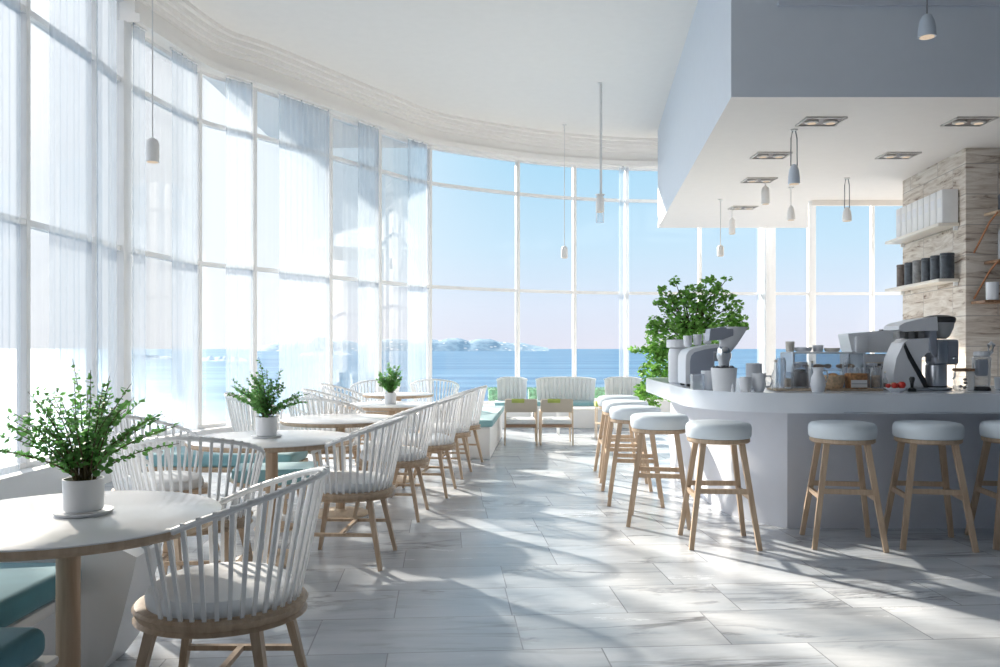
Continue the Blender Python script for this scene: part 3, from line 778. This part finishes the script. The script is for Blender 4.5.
for k, xx in enumerate((-.075, .005, .085)):
    c_ = jarlike('cup', ['white cup on top of the espresso machine, left of three', 'white cup on top of the espresso machine, middle of three', 'white cup on top of the espresso machine, right of three'][k], 'cup', 0, 1, [(.02, 0), (.032, .01), (.036, .09), (.033, .09), (.028, .02)], 'applwhite', 'cups on the espresso machine', 20)
    c_.location = (px(698, 6.75) + xx, 6.75 + .04, CT + (.318, .328, .338)[k])
# grinder with funnel hopper
r = thing('coffee_grinder', 'grey and white coffee grinder with a big wedge shaped hopper', 'grinder', (px(724, 6.25), 6.25, CT))
LT([(.06, 0), (.062, .03), (.045, .04), (.04, .06), (.04, .2), (.055, .24), (.055, .27)], 'body', 'steel', r)
xzp([(-.13, .36), (-.12, .45), (-.04, .462), (.05, .465), (.05, .40), (-.03, .37)], -.07, .07, 'motor_housing', 'applgrey', r)
mb = MB(); rg = []
for z, hw, cx in ((.26, .035, .0), (.33, .06, .03), (.42, .09, .055), (.465, .105, .065)):
    rg.append(mb.ring([Vector((cx + hw * a, hw * .7 * b, z)) for a, b in ((-1, -.6), (-.6, -1), (.6, -1), (1, -.6), (1, .6), (.6, 1), (-.6, 1), (-1, .6))]))
mb.skin(rg); mb.build('hopper', 'applwhite', r)
LT([(.038, .24), (.05, .25), (.05, .30), (.02, .34)], 'collar', 'chrome', r)
# tubs with pods
def tub(x, Y, rr, h, lab, fill=True, mat='applwhite'):
    r = thing('tub', lab, 'tub', (px(x, Y), Y, CT))
    LT([(rr * .82, 0), (rr * .86, .01), (rr, h), (rr * .94, h), (rr * .9, h * .85)], 'body', mat, r)
    if fill:
        mb = MB(); rn = random.Random(int(x))
        mb.lathe([(rr * .85, h * .8), (rr * .9, h * .9), (.005, h * .95)], n=16)
        for k in range(26):
            a = rn.uniform(0, 6.28); q = rr * .8 * sqrt(rn.random()); s = .014
            mb.lathe([(s * .6, -s * .6), (s, 0), (s * .6, s * .7)], (cos(a) * q, sin(a) * q, h + rn.uniform(-.004, .008)), n=7)
        mb.build('pods', 'pebble', r)
tub(724, 5.95, .092, .165, 'white tub heaped with dark coffee pods in front of the grinder')
tub(708, 6.12, .05, .14, 'plain white tub left of the tub of dark pods', False)
r = thing('glass_block', 'small frosted blue glass box at the foot of the espresso machine', 'box', (px(697, 6.1), 6.1, CT))
B((0, 0, .055), (.085, .085, .11), 'body', 'frost', r, bev=.008); B((0, 0, .113), (.088, .088, .008), 'lid', 'frost', r, bev=.002)
jarlike('canister', 'plain grey white canister behind the small cups', 'canister', 754, 6.35, [(.055, 0), (.06, .005), (.06, .185), (.056, .19), (.01, .192)], 'applwhite')
jarlike('cup', 'small handleless white cup near the counter edge left of the jug', 'cup', 745.5, 5.8, [(.026, 0), (.036, .012), (.041, .05), (.040, .105), (.036, .105), (.03, .02)], 'applwhite')
jarlike('milk_jug', 'squat white jug with a looped handle beside the small cup', 'jug', 759, 5.82, [(.03, 0), (.034, .01), (.048, .05), (.043, .09), (.048, .13), (.044, .13), (.036, .09)], 'applwhite', handle=(.042, .035, .11, .05))
jarlike('figurine', 'tiny white salt shaker by the tub of pods', 'shaker', 733, 5.78, [(.014, 0), (.016, .01), (.008, .03), (.011, .045), (.003, .06)], 'applwhite', n=14)
jarlike('milk_pitcher', 'tall slim white pitcher standing alone at the counter edge', 'pitcher', 818, 5.78, [(.036, 0), (.042, .01), (.052, .05), (.046, .10), (.031, .135), (.034, .16), (.045, .172), (.041, .172), (.028, .14)], 'applwhite', handle=(.033, .07, .15, .035))
# boards
def board(x, Y, w, d, lab, mat='wood_pale', h=.014, z=CT, name='serving_board'):
    return tag(B((px(x, Y), Y, z + h / 2), (w, d, h), name, mat, bev=.004), lab, 'board')
board(796, 6.04, .36, .22, 'pale wooden board under the glass jars left of the pitcher')
board(852, 6.04, .36, .22, 'long wooden board under the pastries right of the pitcher', 'wood')
BZ = CT + .0145
def on(x, Y, z=BZ): return (px(x, Y), Y, z)
def gjar(x, Y, rr, h, fillmat, fillh, lab, lid=None, z=BZ, group='glass jars on the counter'):
    r = thing('glass_jar', lab, 'jar', on(x, Y, z), 0, group)
    LT([(rr * .95, 0), (rr, .008), (rr, h * .85), (rr * .8, h), (rr * .74, h), (rr * .92, h * .84), (rr * .92, .012), (.005, .01)], 'glass_body', 'glass', r)
    if fillmat:
        mb = MB(); rn = random.Random(int(x * 3))
        mb.lathe([(rr * .88, .013), (rr * .89, fillh * .9), (.005, fillh)], n=18)
        for k in range(10):
            a = rn.uniform(0, 6.28); q = rr * .6 * sqrt(rn.random()); s = rr * .22
            mb.lathe([(s * .6, -s * .5), (s, 0), (s * .6, s * .6)], (cos(a) * q, sin(a) * q, fillh), n=8)
        mb.build('contents', fillmat, r)
    if lid: LT([(rr * .82, h), (rr * .86, h + .004), (rr * .86, h + .018), (.005, h + .022)], 'lid', lid, r)
gjar(800, 6.07, .062, .17, 'coffee', .13, 'glass jar of brown coffee beans on the pale board', 'steel')
gjar(781, 6.08, .035, .22, None, 0, 'narrow empty glass carafe at the left end of the pale board')
gjar(788, 5.98, .032, .12, 'pastry2', .07, 'small glass jar of pale sugar at the front of the pale board')
# glass display case
r = thing('display_case', 'clear glass display case of pastries with white rims, centre of the counter', 'display case', (px(822, 6.38), 6.38, CT))
W_, D_, H_ = .54, .28, .27
for z in (.006, .14, H_):
    B((0, 0, z), (W_, D_, .012), 'shelf', 'applwhite' if z != .14 else 'glass', r, bev=.003)
for sy in (-1, 1): B((0, sy * D_ / 2, H_ / 2), (W_, .005, H_), 'glass_panel', 'glass', r)
for sx in (-1, 1):
    B((sx * W_ / 2, 0, H_ / 2), (.005, D_, H_), 'glass_panel', 'glass', r)
    for sy in (-1, 1): B((sx * (W_ / 2 - .004), sy * (D_ / 2 - .004), H_ / 2), (.012, .012, H_), 'corner_post', 'applwhite', r)
cx0, cy0 = px(822, 6.38), 6.38
def croissant(loc, s, a, mat, lab, group):
    mb = MB(); pts = []; rs = []
    for k in range(15):
        t = k / 14 * 2 - 1; pts.append(Vector((t * s, .35 * s * t * t, 0))); rs.append(s * (.38 * (1 - t * t) ** .6 + .05) * (1 + .08 * ((k % 3) - 1)))
    mb.tube(pts, rs, 10); o = mb.build('pastry', mat, angle=50); o.location = loc; o.location.z += s * .46; o.rotation_euler = (0, 0, a)
    tag(o, lab, 'pastry', group)
k = 0
for row, z in enumerate((.0125, .1465)):
    for xx in (-.21, -.126, -.042, .042, .126, .21):
        where = ['leftmost', 'second from left', 'third from left', 'third from right', 'second from right', 'rightmost'][k % 6]
        croissant(Vector((cx0 + xx, cy0 - .04 + .03 * (k % 2), CT + z + .0035)), .040, .4 * ((k * 7) % 5 - 2), 'pastry' if k % 3 else 'pastry2',
                  'small baked pastry %s on the %s shelf of the glass display case' % (where, ['bottom', 'upper'][row]), 'pastries in the display case'); k += 1
# things on and behind case
r = thing('coffee_machine', 'boxy white machine behind the jars with a small black top cap', 'machine', (px(868, 6.70), 6.70, CT))
B((0, 0, .13), (.40, .16, .26), 'lower_body', 'applwhite', r, bev=.01)
xz([(-.20, .40), (-.17, .27), (.19, .27), (.19, .44), (.08, .445), (-.20, .42)], -.1, .1, 'upper_body', 'applwhite', r)
B((.13, 0, .45), (.06, .06, .014), 'cap', 'black', r, bev=.003)
B((-.1, -.1, .335), (.10, .05, .13), 'spout_block', 'applwhite', r, bev=.015)
for q in range(4): B((-.12 + q * .08, -.084, .18), (.05, .012, .03), 'button', 'greyjar', r, bev=.004)
# wooden box with label
r = thing('wooden_box', 'small brown wooden crate with a white paper label', 'box', on(856, 6.02))
B((0, 0, .055), (.125, .10, .11), 'box_body', 'pastry', r, bev=.004)
B((0, -.052, .035), (.115, .004, .055), 'paper_label', 'paper', r)
B((0, -.0545, .035), (.113, .001, .004), 'label_line', 'greyjar', r)
for q in range(3): LT([(.014, .11), (.016, .14), (.008, .155)], 'bottle_neck', 'glass', r, c=(-.04 + q * .04, 0, 0), n=10)
gjar(876, 6.03, .04, .15, 'pastry2', .09, 'glass jar of pale biscuits right of the wooden crate')
gjar(872, 6.42, .045, .17, 'coffee', .08, 'glass jar of dark beans nearest to the grey coffee machine', 'steel', z=CT)
gjar(870, 6.26, .04, .17, 'pastry', .11, 'glass jar of brown nuts behind the wooden crate', 'steel', z=CT)
r = thing('bread_basket', 'beige woven basket between the pitcher and the wooden crate', 'basket', on(832, 6.04))
mb = MB(); rg = []
for z, rr in ((0, .07), (.03, .083), (.06, .088), (.09, .09), (.095, .086), (.09, .08), (.03, .072), (.012, .06)):
    rg.append(mb.ring([Vector((cos(2 * pi * k / 36) * rr * (1 + .02 * (k % 2)), .8 * sin(2 * pi * k / 36) * rr, z)) for k in range(36)]))
mb.skin(rg); mb.build('basket_body', 'pastry2', r)
for k, (dx, dy) in enumerate(((-.03, 0), (.03, .01), (0, -.02))):
    croissant(Vector((px(832, 6.04) + dx, 6.04 + dy, BZ + .05 + .012 * k)), .042, k * 1.1, 'pastry', ['bread roll at the left of the beige basket', 'bread roll at the right of the beige basket', 'bread roll topmost in the beige basket'][k], 'bread rolls in the basket')
gjar(845, 6.19, .02, .2, None, 0, 'thin empty glass bottle behind the wooden crate', z=CT)
# red fruit dish
r = thing('fruit_dish', 'shallow white dish in front of the grey coffee machine', 'dish', (px(896, 5.84), 5.84, CT))
LT([(.04, 0), (.045, .006), (.08, .025), (.076, .027), (.04, .01)], 'dish_body', 'applwhite', r)
for k, (dx, dy, s, m_) in enumerate(((.03, -.02, .028, 'red'), (-.02, -.02, .022, 'red'), (0, .03, .024, 'pastry2'), (-.05, .01, .018, 'red'), (.02, .03, .02, 'red'))):
    mb = MB(); mb.lathe([(s * .3, -s * .9), (s * .8, -s * .6), (s, 0), (s * .85, s * .55), (s * .4, s * .85), (s * .08, s * .8)], n=16)
    o = mb.build('fruit', m_, angle=80); o.location = (px(896, 5.84) + dx, 5.84 + dy, CT + .03 + s * .6)
    tag(o, ['biggest red fruit at the right of the white dish', 'red fruit at the front left of the white dish', 'pale fruit at the back of the white dish', 'smallest red fruit at the left rim of the white dish', 'red fruit at the back right of the white dish'][k], 'fruit', 'fruit in the white dish')
# large grey grinder / espresso machine on the right
YM = 6.1
mach = thing('espresso_machine', 'tall grey coffee machine with a bowl shaped hopper on a steel tray', 'coffee machine', (px(925, YM), YM, CT), 0)
k_ = YM / F
def mp_(x, y): return ((x - 925) * k_, (HY - y) * k_ + H - CT)
LT([(.19, 0), (.20, .006), (.20, .014), (.18, .02), (.01, .02)], 'tray', 'steel', mach, c=(.0, 0, 0), sy=.75, sx=.93)
poly = [mp_(*p) for p in ((890, 389), (889, 374), (892, 358), (899, 343), (905, 339), (928, 338), (929, 352), (922, 353), (917, 358), (917, 372), (922, 386), (922, 389))]
xz(poly, -.07, .12, 'machine_body', 'applwhite', mach, 30)
sw = [mp_(*p) for p in ((900, 343), (905, 353), (913, 367), (921, 380), (923, 389), (920, 389), (911, 372), (903, 358), (899, 347))]
xz(sw, -.078, -.068, 'side_trim', 'black', mach)
poly = [mp_(*p) for p in ((892, 330), (893, 326), (898, 323), (915, 319), (930, 317), (931, 331), (912, 331), (900, 332))]
xz(poly, -.10, .14, 'top_tray', 'applwhite', mach)
for q in range(3):
    x0 = 899 + q * 9.5
    B((mp_(x0, 335)[0], .0, mp_(x0, 335)[1]), (.045, .10, .055), 'cup_slot', 'greyjar', mach, bev=.005)
mb = MB(); cx_, cz_ = mp_(939, 320)
mb.lathe([(.045, -.14), (.07, -.12), (.095, -.06), (.105, .0), (.103, .006), (.01, .006)], (cx_, 0, cz_), n=32); mb.build('hopper', M['frostdark'], mach)
LT([(.107, -.02), (.112, .004), (.104, .02), (.06, .034), (.005, .038)], 'hopper_lid', 'black', mach, c=(cx_, 0, cz_), n=32)
LT([(.035, -.135), (.06, -.115), (.085, -.06), (.088, -.04), (.01, -.035)], 'beans', 'darkjar', mach, c=(cx_, 0, cz_), n=24)
hx, hz = mp_(941, 352)
B((hx, -.01, hz), (.175, .16, .185), 'grinder_head', 'applgrey', mach, bev=.02, seg=3)
B((hx - .04, -.094, hz), (.075, .012, .16), 'front_plate', 'steel', mach, bev=.01)
LT([(.016, 0), (.016, .01), (.012, .012)], 'dial', 'steel', mach, c=(hx + .045, -.1, hz - .05), n=16)
LT([(.012, .012), (.012, .016)], 'dial_cap', 'black', mach, c=(hx + .045, -.1, hz - .05), n=16)
LT([(.07, .02), (.072, .03), (.072, .18), (.06, .19), (.06, .21)], 'column', 'steel', mach, c=(mp_(936, 0)[0], 0, 0))
LT([(.074, .018), (.074, .03)], 'column_ring', 'black', mach, c=(mp_(936, 0)[0], 0, 0))
xz([mp_(*p) for p in ((924, 330), (930, 330), (931, 352), (928, 357), (924, 350))], -.09, .08, 'neck', 'applgrey', mach)
MB().tube([(hx + .08, -.02, hz - .02), (hx + .10, -.02, hz - .08), (hx + .09, -.02, hz - .18), (hx + .075, -.02, hz - .2)], .007, 8).build('steam_wand', 'chrome', mach)
r = thing('tamper_stand', 'small black tamper in front of the big grey coffee machine', 'tamper', (px(912, 5.84), 5.84, CT))
LT([(.028, 0), (.028, .02), (.01, .03)], 'base', 'black', r); LT([(.009, .028), (.012, .06), (.02, .09), (.014, .105)], 'handle', 'black', r)
# glass jar with wood lid, dispenser
r = thing('glass_jar', 'square glass jar with a dark wooden lid right of the big machine', 'jar', (px(963.5, 6.0), 6.0, CT), 0, 'glass jars on the counter')
B((0, 0, .07), (.105, .105, .14), 'glass_body', 'glass', r, bev=.012); B((0, 0, .15), (.11, .11, .022), 'lid', 'wood_dark', r, bev=.006)
for q, (a, b_, c_) in enumerate(((-.02, 0, .03), (.02, .01, .055), (0, -.02, .08), (.01, 0, .02))): LT([(.006, -.01), (.015, 0), (.006, .01)], 'biscuit', 'coffee', r, c=(a, b_, c_), n=10)
r = thing('blender', 'white blender with a grey frosted jar at the right end of the counter', 'blender', (px(981.5, 6.0), 6.0, CT))
LT([(.06, 0), (.062, .01), (.05, .03)], 'base', 'black', r)
LT([(.05, .028), (.055, .05), (.063, .23), (.06, .24), (.045, .25)], 'jar', 'glass', r)
B((.0, 0, .165), (.075, .06, .12), 'grey_block', 'applgrey', r, bev=.012)
LT([(.05, .25), (.055, .255), (.05, .28), (.02, .285)], 'lid', 'applwhite', r)
MB().tube([(.045, 0, .25), (.075, 0, .28), (.09, 0, .33), (.07, 0, .345), (.052, 0, .33), (.05, 0, .27)], .012, 8).build('handle', 'applwhite', r)
jarlike('cup', 'white cup at the right edge of the counter past the blender', 'cup', 1001, 6.15, [(.03, 0), (.04, .01), (.045, .09), (.041, .09), (.033, .02)], 'applwhite')

# ------------------------------------------------------------------ shelves on the stone wall
d_ = Vector((.19, 1.8, 0)).normalized(); ang = math.atan2(.19, 1.8); nin = Vector((-d_.y, d_.x, 0))
def wp(s, off): return Vector((5.05, 9.0, 0)) + d_ * s + nin * off
for z, lab in ((2.665, 'upper white wall shelf carrying the row of white binders'), (2.05, 'lower white wall shelf carrying the row of dark canisters')):
    c = wp(.97, .115); r = thing('wall_shelf', lab, 'shelf', (c.x, c.y, z), -ang, 'white shelves on the stone wall')
    B((0, 0, 0), (.226, 1.66, .035), 'shelf_board', 'cream', r, bev=.006)
    B((.09, -.78, -.035), (.04, .03, .05), 'bracket', 'paint', r); B((.09, .78, -.035), (.04, .03, .05), 'bracket', 'paint', r)
for k in range(8):
    s = .22 + k * .175; c = wp(s, .10)
    r = thing('binder', 'white binder on the upper wall shelf, ' + ['nearest to the viewer', 'second from the near end', 'third from the near end', 'fourth from the near end', 'fourth from the far end', 'third from the far end', 'second from the far end', 'farthest from the viewer'][k], 'binder', (c.x, c.y, 2.684), -ang, 'white binders on the upper shelf')
    h = .37; rt_ = Matrix.Rotation(R(0), 4, 'Y')
    B((0, 0, h / 2), (.17, .155, h), 'cover', 'paper', r, bev=.006)
    B((-.087, 0, h * .62), (.004, .09, .1), 'spine_label', 'applwhite', r)
for k in range(6):
    s = .20 + k * .26; c = wp(s, .11); m_ = ['darkjar', 'darkjar', 'darkjar', 'greyjar', 'darkjar', 'brownjar'][k]
    r = thing('canister', ['black canister on the lower wall shelf, nearest to the viewer', 'dark canister on the lower shelf, second from the near end', 'dark canister on the lower shelf, third from the near end', 'greyest canister on the lower shelf, fourth from the near end', 'dark canister on the lower shelf, second from the far end', 'brown canister on the lower wall shelf, at its far end'][k], 'canister', (c.x, c.y, 2.0685), 0, 'dark canisters on the lower shelf')
    LT([(.068, 0), (.072, .005), (.072, .25), (.068, .255)], 'body', m_, r); LT([(.074, .255), (.074, .278), (.068, .284), (.005, .285)], 'lid', m_, r)
# copper bracket shelving on the front
rk = thing('bracket_shelf', 'copper bracketed wall shelving at the right edge of the stone wall', 'shelf', (5.75, 8.86, 0))
for z, x0 in ((2.74, 5.24), (2.22, 5.24), (1.79, 5.10)):
    B(((x0 + 6.3) / 2 - 5.75, 0, z), (6.3 - x0, .26, .03), 'shelf_board', 'wood_dark' if z < 2.7 else 'wood', rk, bev=.004)
for z0, z1 in ((2.74, 2.33), (2.22, 1.83)):
    MB().tube([(5.13 - 5.75, .125, z1), (5.20 - 5.75, -.05, z0 - .10), (5.24 - 5.75, -.12, z0 - .01), (5.30 - 5.75, -.125, z0 + .016)], .010, 8).build('bracket', 'copper', rk)
    MB().tube([(6.1 - 5.75, .125, z1), (6.15 - 5.75, -.05, z0 - .10), (6.2 - 5.75, -.12, z0 - .01)], .010, 8).build('bracket', 'copper', rk)
def shelfjar(x, z, prof, mat, lab, name='canister', cat='canister'):
    r = thing(name, lab, cat, (x, 8.795, z)); LT(prof, 'body', mat, r); return r
shelfjar(5.215, 1.806, [(.05, 0), (.058, .006), (.062, .19), (.057, .192), (.05, .02)], 'applwhite', 'white pot on the lowest copper bracket shelf', 'pot', 'pot')
shelfjar(5.345, 2.236, [(.055, 0), (.06, .01), (.06, .30), (.03, .35), (.03, .38)], 'frost', 'tall pale blue glass bottle on the middle copper bracket shelf', 'bottle', 'bottle')
shelfjar(5.33, 2.756, [(.045, 0), (.05, .01), (.045, .08), (.05, .15), (.045, .17)], 'darkjar', 'black jar on the top copper bracket shelf', 'jar', 'jar')
shelfjar(5.46, 2.756, [(.06, 0), (.065, .01), (.065, .34), (.06, .35)], 'applwhite', 'tall white canister on the top copper bracket shelf', 'canister', 'canister')
shelfjar(5.38, 1.806, [(.05, 0), (.06, .01), (.06, .26), (.05, .27)], 'greyjar', 'grey canister beside the white pot on the lowest copper bracket shelf', 'canister', 'canister')

# more small things among the jars
def bottle(x, Y, rr, h, mat, lab, fill=None, z=CT):
    r = thing('bottle', lab, 'bottle', (px(x, Y), Y, z), 0, 'bottles and shakers on the counter')
    LT([(rr * .9, 0), (rr, .006), (rr, h * .55), (rr * .4, h * .74), (rr * .36, h * .95), (rr * .42, h)], 'bottle_body', mat, r, n=20)
    if fill: LT([(rr * .85, .006), (rr * .86, h * .4), (.004, h * .42)], 'contents', fill, r, n=16)
    LT([(rr * .45, h * .97), (rr * .45, h * 1.05), (.004, h * 1.06)], 'stopper', 'cream', r, n=14)
bottle(775.5, 6.02, .026, .21, 'glass', 'clear stoppered bottle leftmost among the jars, beside the squat jug')
bottle(812, 6.20, .024, .2, 'frost', 'frosted bottle half hidden behind the slim white pitcher')
bottle(851, 6.20 + .0, .018, .17, 'glass', 'small clear bottle behind the left side of the wooden crate', 'pastry')
bottle(885, 6.0, .018, .13, 'glass', 'small bottle tucked against the grey coffee machine', 'coffee')
cz = CT + .2775
for k, (x, prof, mat, lab, nm) in enumerate(((790, [(.025, 0), (.03, .005), (.034, .075), (.03, .08)], 'cream', 'cream cup on top of the glass display case, at its left', 'cup'),
        (803, [(.045, 0), (.06, .01), (.07, .035), (.066, .035), (.05, .012)], 'applwhite', 'shallow white bowl on top of the glass display case', 'bowl'),
        (818, [(.03, 0), (.034, .004), (.04, .05), (.036, .052)], 'applwhite', 'white ramekin on top of the glass display case, near its middle', 'ramekin'),
        (832, [(.045, 0), (.055, .01), (.06, .03), (.056, .03), (.05, .01)], 'cream', 'shallow cream dish on top of the glass display case', 'dish'))):
    r = thing(nm, lab, nm, (px(x, 6.38), 6.38, cz)); LT(prof, 'body', mat, r, n=22)
MB_t = thing('cutlery_rack', 'long low cream rack of small spoons and jars in front of the boxy white machine', 'rack', (px(872, 6.52), 6.54, CT))
B((0, 0, .10), (.24, .07, .012), 'shelf', 'cream', MB_t, bev=.003); B((0, 0, .19), (.24, .07, .012), 'shelf', 'cream', MB_t, bev=.003); B((0, 0, .01), (.24, .07, .02), 'base', 'cream', MB_t, bev=.003)
for sx in (-1, 1): B((sx * .115, 0, .1), (.012, .07, .2), 'side', 'cream', MB_t)
for q in range(6):
    LT([(.010, .106), (.013, .11), (.012, .145), (.006, .155), (.006, .165)], 'spice_jar', ['pastry', 'cream', 'greyjar'][q % 3], MB_t, c=(-.095 + q * .038, 0, 0), n=12)
    LT([(.012, .02), (.015, .026), (.015, .06), (.008, .075)], 'spice_jar', ['cream', 'coffee', 'pastry2'][q % 3], MB_t, c=(-.095 + q * .038, 0, 0), n=12)

# ------------------------------------------------------------------ lights: pendants and ceiling fixtures
def pendant(xp, Y, ztop, ybot, ytop, wpx, mat, label, loop=False, cyl=False):
    z0 = pz(ybot, Y); z1 = pz(ytop, Y); h = z1 - z0; rr = wpx / F * Y / 2
    r = thing('pendant_lamp', label, 'lamp', (px(xp, Y), Y, z0), 0, 'small pendant lamps')
    if cyl: prof = [(rr * .9, 0), (rr, 0), (rr, h * .72), (rr * .8, h * .9), (rr * .3, h), (rr * .1, h)]
    else: prof = [(rr * .86, 0), (rr, 0), (rr * .97, h * .35), (rr * .82, h * .68), (rr * .5, h * .93), (rr * .15, h)]
    LT(prof, 'lamp_shade', mat, r, n=24)
    LT([(rr * .8, -.004), (rr * .8, .002)], 'bulb', 'bulb', r, n=20)
    top = ztop - z0
    if loop:
        s = rr * .55
        zt_ = top
        MB().tube([(-s, 0, h * .9), (-s * .95, 0, h + (zt_ - h) * .75), (-s * .5, 0, h + (zt_ - h) * .95), (0, 0, zt_), (s * .5, 0, h + (zt_ - h) * .95), (s * .95, 0, h + (zt_ - h) * .75), (s, 0, h * .9)], .006, 6).build('cord', 'cord', r)
    else:
        MB().tube([(0, 0, h * .98), (0, 0, top)], .006, 6).build('cord', 'cordw' if mat == 'lampwhite' else 'cord', r)
    LT([(.035, top - .015), (.035, top), (.01, top)], 'ceiling_cap', 'lampwhite', r, n=16)
    return r
SOF = 3.47; CEI = 5.23
pendant(927, 6.75, CEI, 37, 14, 17, 'lampblue', 'bell shaped grey pendant lamp hanging before the bulkhead at top right')
pendant(794, 8.25, SOF, 184, 164, 11.5, 'lampblue', 'blue grey bell pendant on a looped cord, largest under the bulkhead', True)
pendant(791, 11.2, SOF, 220, 206, 8, 'lampwhite', 'small bell pendant directly below the blue grey one', False)
pendant(847, 10.6, SOF, 221, 207, 9, 'lampwhite', 'small white bell pendant on a looped cord, rightmost under the bulkhead', True)
pendant(765.5, 10.75, SOF, 204, 186, 8, 'lampwhite', 'short white cylinder pendant close under a ceiling light, below the bulkhead', False, True)
pendant(732, 12.8, SOF, 234, 218, 6.5, 'lampwhite', 'tiny white cylinder pendant against the far end of the bulkhead', False, True)
pendant(720.5, 12.1, SOF, 256, 245, 6.5, 'lampwhite', 'white pendant on a long cord, leftmost and lowest under the bulkhead', False, True)
pendant(564.5, 14.6, CEI, 258, 246, 6.5, 'lampwhite', 'faint white pendant before the far window left of the long rod lamp', False, True)
pendant(152.5, 7.7, CEI, 162, 138, 13, 'lampwhite', 'white cylinder pendant hanging before the left windows', False, True)
# rod pendant
r = pendant(600, 12.3, CEI, 212, 195, 8.5, 'lampwhite', 'white lamp on a long rod from the main ceiling, centre of the room', False, True)
MB().tube([(.02, 0, .25), (.02, 0, CEI - r.location.z)], .012, 8).build('rod', 'cordw', r)
LT([(.06, -.16), (.062, -.155), (.062, -.005), (.058, 0)], 'glass_diffuser', 'glass', r)
LT([(.07, .245), (.07, .262)], 'ring', 'lampwhite', r)
for x, Y, lab in ((821, 7.93, 'square recessed ceiling light nearest the bulkhead corner'), (969, 7.93, 'square recessed ceiling light at the right, nearest the viewer'),
                  (771, 9.33, 'square recessed ceiling light in the second row, left'), (898, 9.33, 'square recessed ceiling light in the second row, right'),
                  (759, 10.7, 'square recessed ceiling light in the third row, above the short cylinder pendant'), (743, 12.8, 'farthest square recessed ceiling light under the bulkhead')):
    r = thing('ceiling_light', lab, 'ceiling light', (px(x, Y), Y, SOF), 0, 'recessed lights under the bulkhead')
    w_ = .37; dd = .28
    for sx in (-1, 1): B((sx * w_ / 2, 0, -.008), (.018, dd, .016), 'frame_bar', 'fixture', r)
    for sy in (-1, 1): B((0, sy * dd / 2, -.008), (w_ + .018, .018, .016), 'frame_bar', 'fixture', r)
    B((0, 0, -.003), (w_ - .02, dd - .02, .005), 'recess_plate', 'hole', r)
    for sx in (-1, 1): LT([(.05, -.026), (.065, -.02), (.065, -.005)], 'spot', 'fixture', r, c=(sx * .09, 0, 0), n=18); LT([(.04, -.028), (.04, -.024)], 'bulb', 'bulb', r, c=(sx * .09, 0, 0), n=16)

# ------------------------------------------------------------------ world, sun, camera
SUN_AZ = R(-36); SUN_EL = R(24)
w = bpy.data.worlds.new('World'); S.world = w; w.use_nodes = True; nt = w.node_tree; nt.nodes.clear(); L = nt.links.new
o = nd(nt, 'ShaderNodeOutputWorld'); bg = nd(nt, 'ShaderNodeBackground', Strength=1.0); L(bg.outputs[0], o.inputs[0])
tc = nd(nt, 'ShaderNodeTexCoord'); sp = nd(nt, 'ShaderNodeSeparateXYZ'); L(tc.outputs['Generated'], sp.inputs[0])
r = nd(nt, 'ShaderNodeValToRGB'); L(sp.outputs[2], r.inputs[0]); e = r.color_ramp.elements
e[0].position = 0; e[0].color = (.66, .66, .75, 1)
e[1].position = 1; e[1].color = (1.0, 1.15, 1.3, 1)
for p_, c_ in ((.05, (.63, .69, .80)), (.12, (.50, .67, .80)), (.22, (.37, .61, .78)), (.36, (.33, .58, .78)), (.55, (.9, 1.05, 1.2))):
    x = e.new(p_); x.color = rgb(c_)
def lobe(az, el, a0, a1, col, base):
    d = nd(nt, 'ShaderNodeVectorMath', operation='DOT_PRODUCT'); L(tc.outputs['Generated'], d.inputs[0])
    d.inputs[1].default_value = (sin(R(az)) * cos(R(el)), cos(R(az)) * cos(R(el)), sin(R(el)))
    m_ = nd(nt, 'ShaderNodeMapRange', interpolation_type='SMOOTHSTEP'); m_.inputs[1].default_value = a0; m_.inputs[2].default_value = a1; L(d.outputs['Value'], m_.inputs[0])
    k = nd(nt, 'ShaderNodeMix', data_type='RGBA'); L(m_.outputs[0], k.inputs[0]); L(base, k.inputs[6]); k.inputs[7].default_value = rgb(col)
    return k.outputs[2]
a_ = lobe(-44, 14, .68, .985, (.86, .87, .89), r.outputs[0])     # bright haze around the sun
b_ = lobe(-90, 25, .35, .80, (1.9, 1.95, 2.05), a_)              # sky patch added out of view to light the room from the left
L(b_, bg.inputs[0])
sl = bpy.data.lights.new('sun', 'SUN'); sl.energy = 11; sl.angle = R(1.6); sl.color = (1, .88, .74)
so = bpy.data.objects.new('sun', sl); COL.objects.link(so)
dirv = Vector((sin(SUN_AZ) * cos(SUN_EL), cos(SUN_AZ) * cos(SUN_EL), sin(SUN_EL)))
so.rotation_euler = dirv.to_track_quat('Z', 'Y').to_euler(); so.location = dirv * 30

cam = bpy.data.cameras.new('camera'); co = bpy.data.objects.new('camera', cam); COL.objects.link(co)
co.location = (0, 0, H); co.rotation_euler = (R(90), 0, 0); cam.lens = F / 1000 * 36; cam.sensor_width = 36
cam.shift_y = (HY - 333.5) / 1000; cam.clip_end = 20000; cam.clip_start = .05
S.camera = co
S.view_settings.view_transform = 'Standard'; S.view_settings.look = 'None'; S.view_settings.exposure = .33; S.view_settings.gamma = 1
S.view_settings.use_curve_mapping = False
c = S.cycles; c.use_denoising = True; c.max_bounces = 9; c.diffuse_bounces = 5; c.glossy_bounces = 4; c.transparent_max_bounces = 24; c.transmission_bounces = 4
c.sample_clamp_indirect = 6; c.caustics_reflective = False; c.caustics_refractive = False
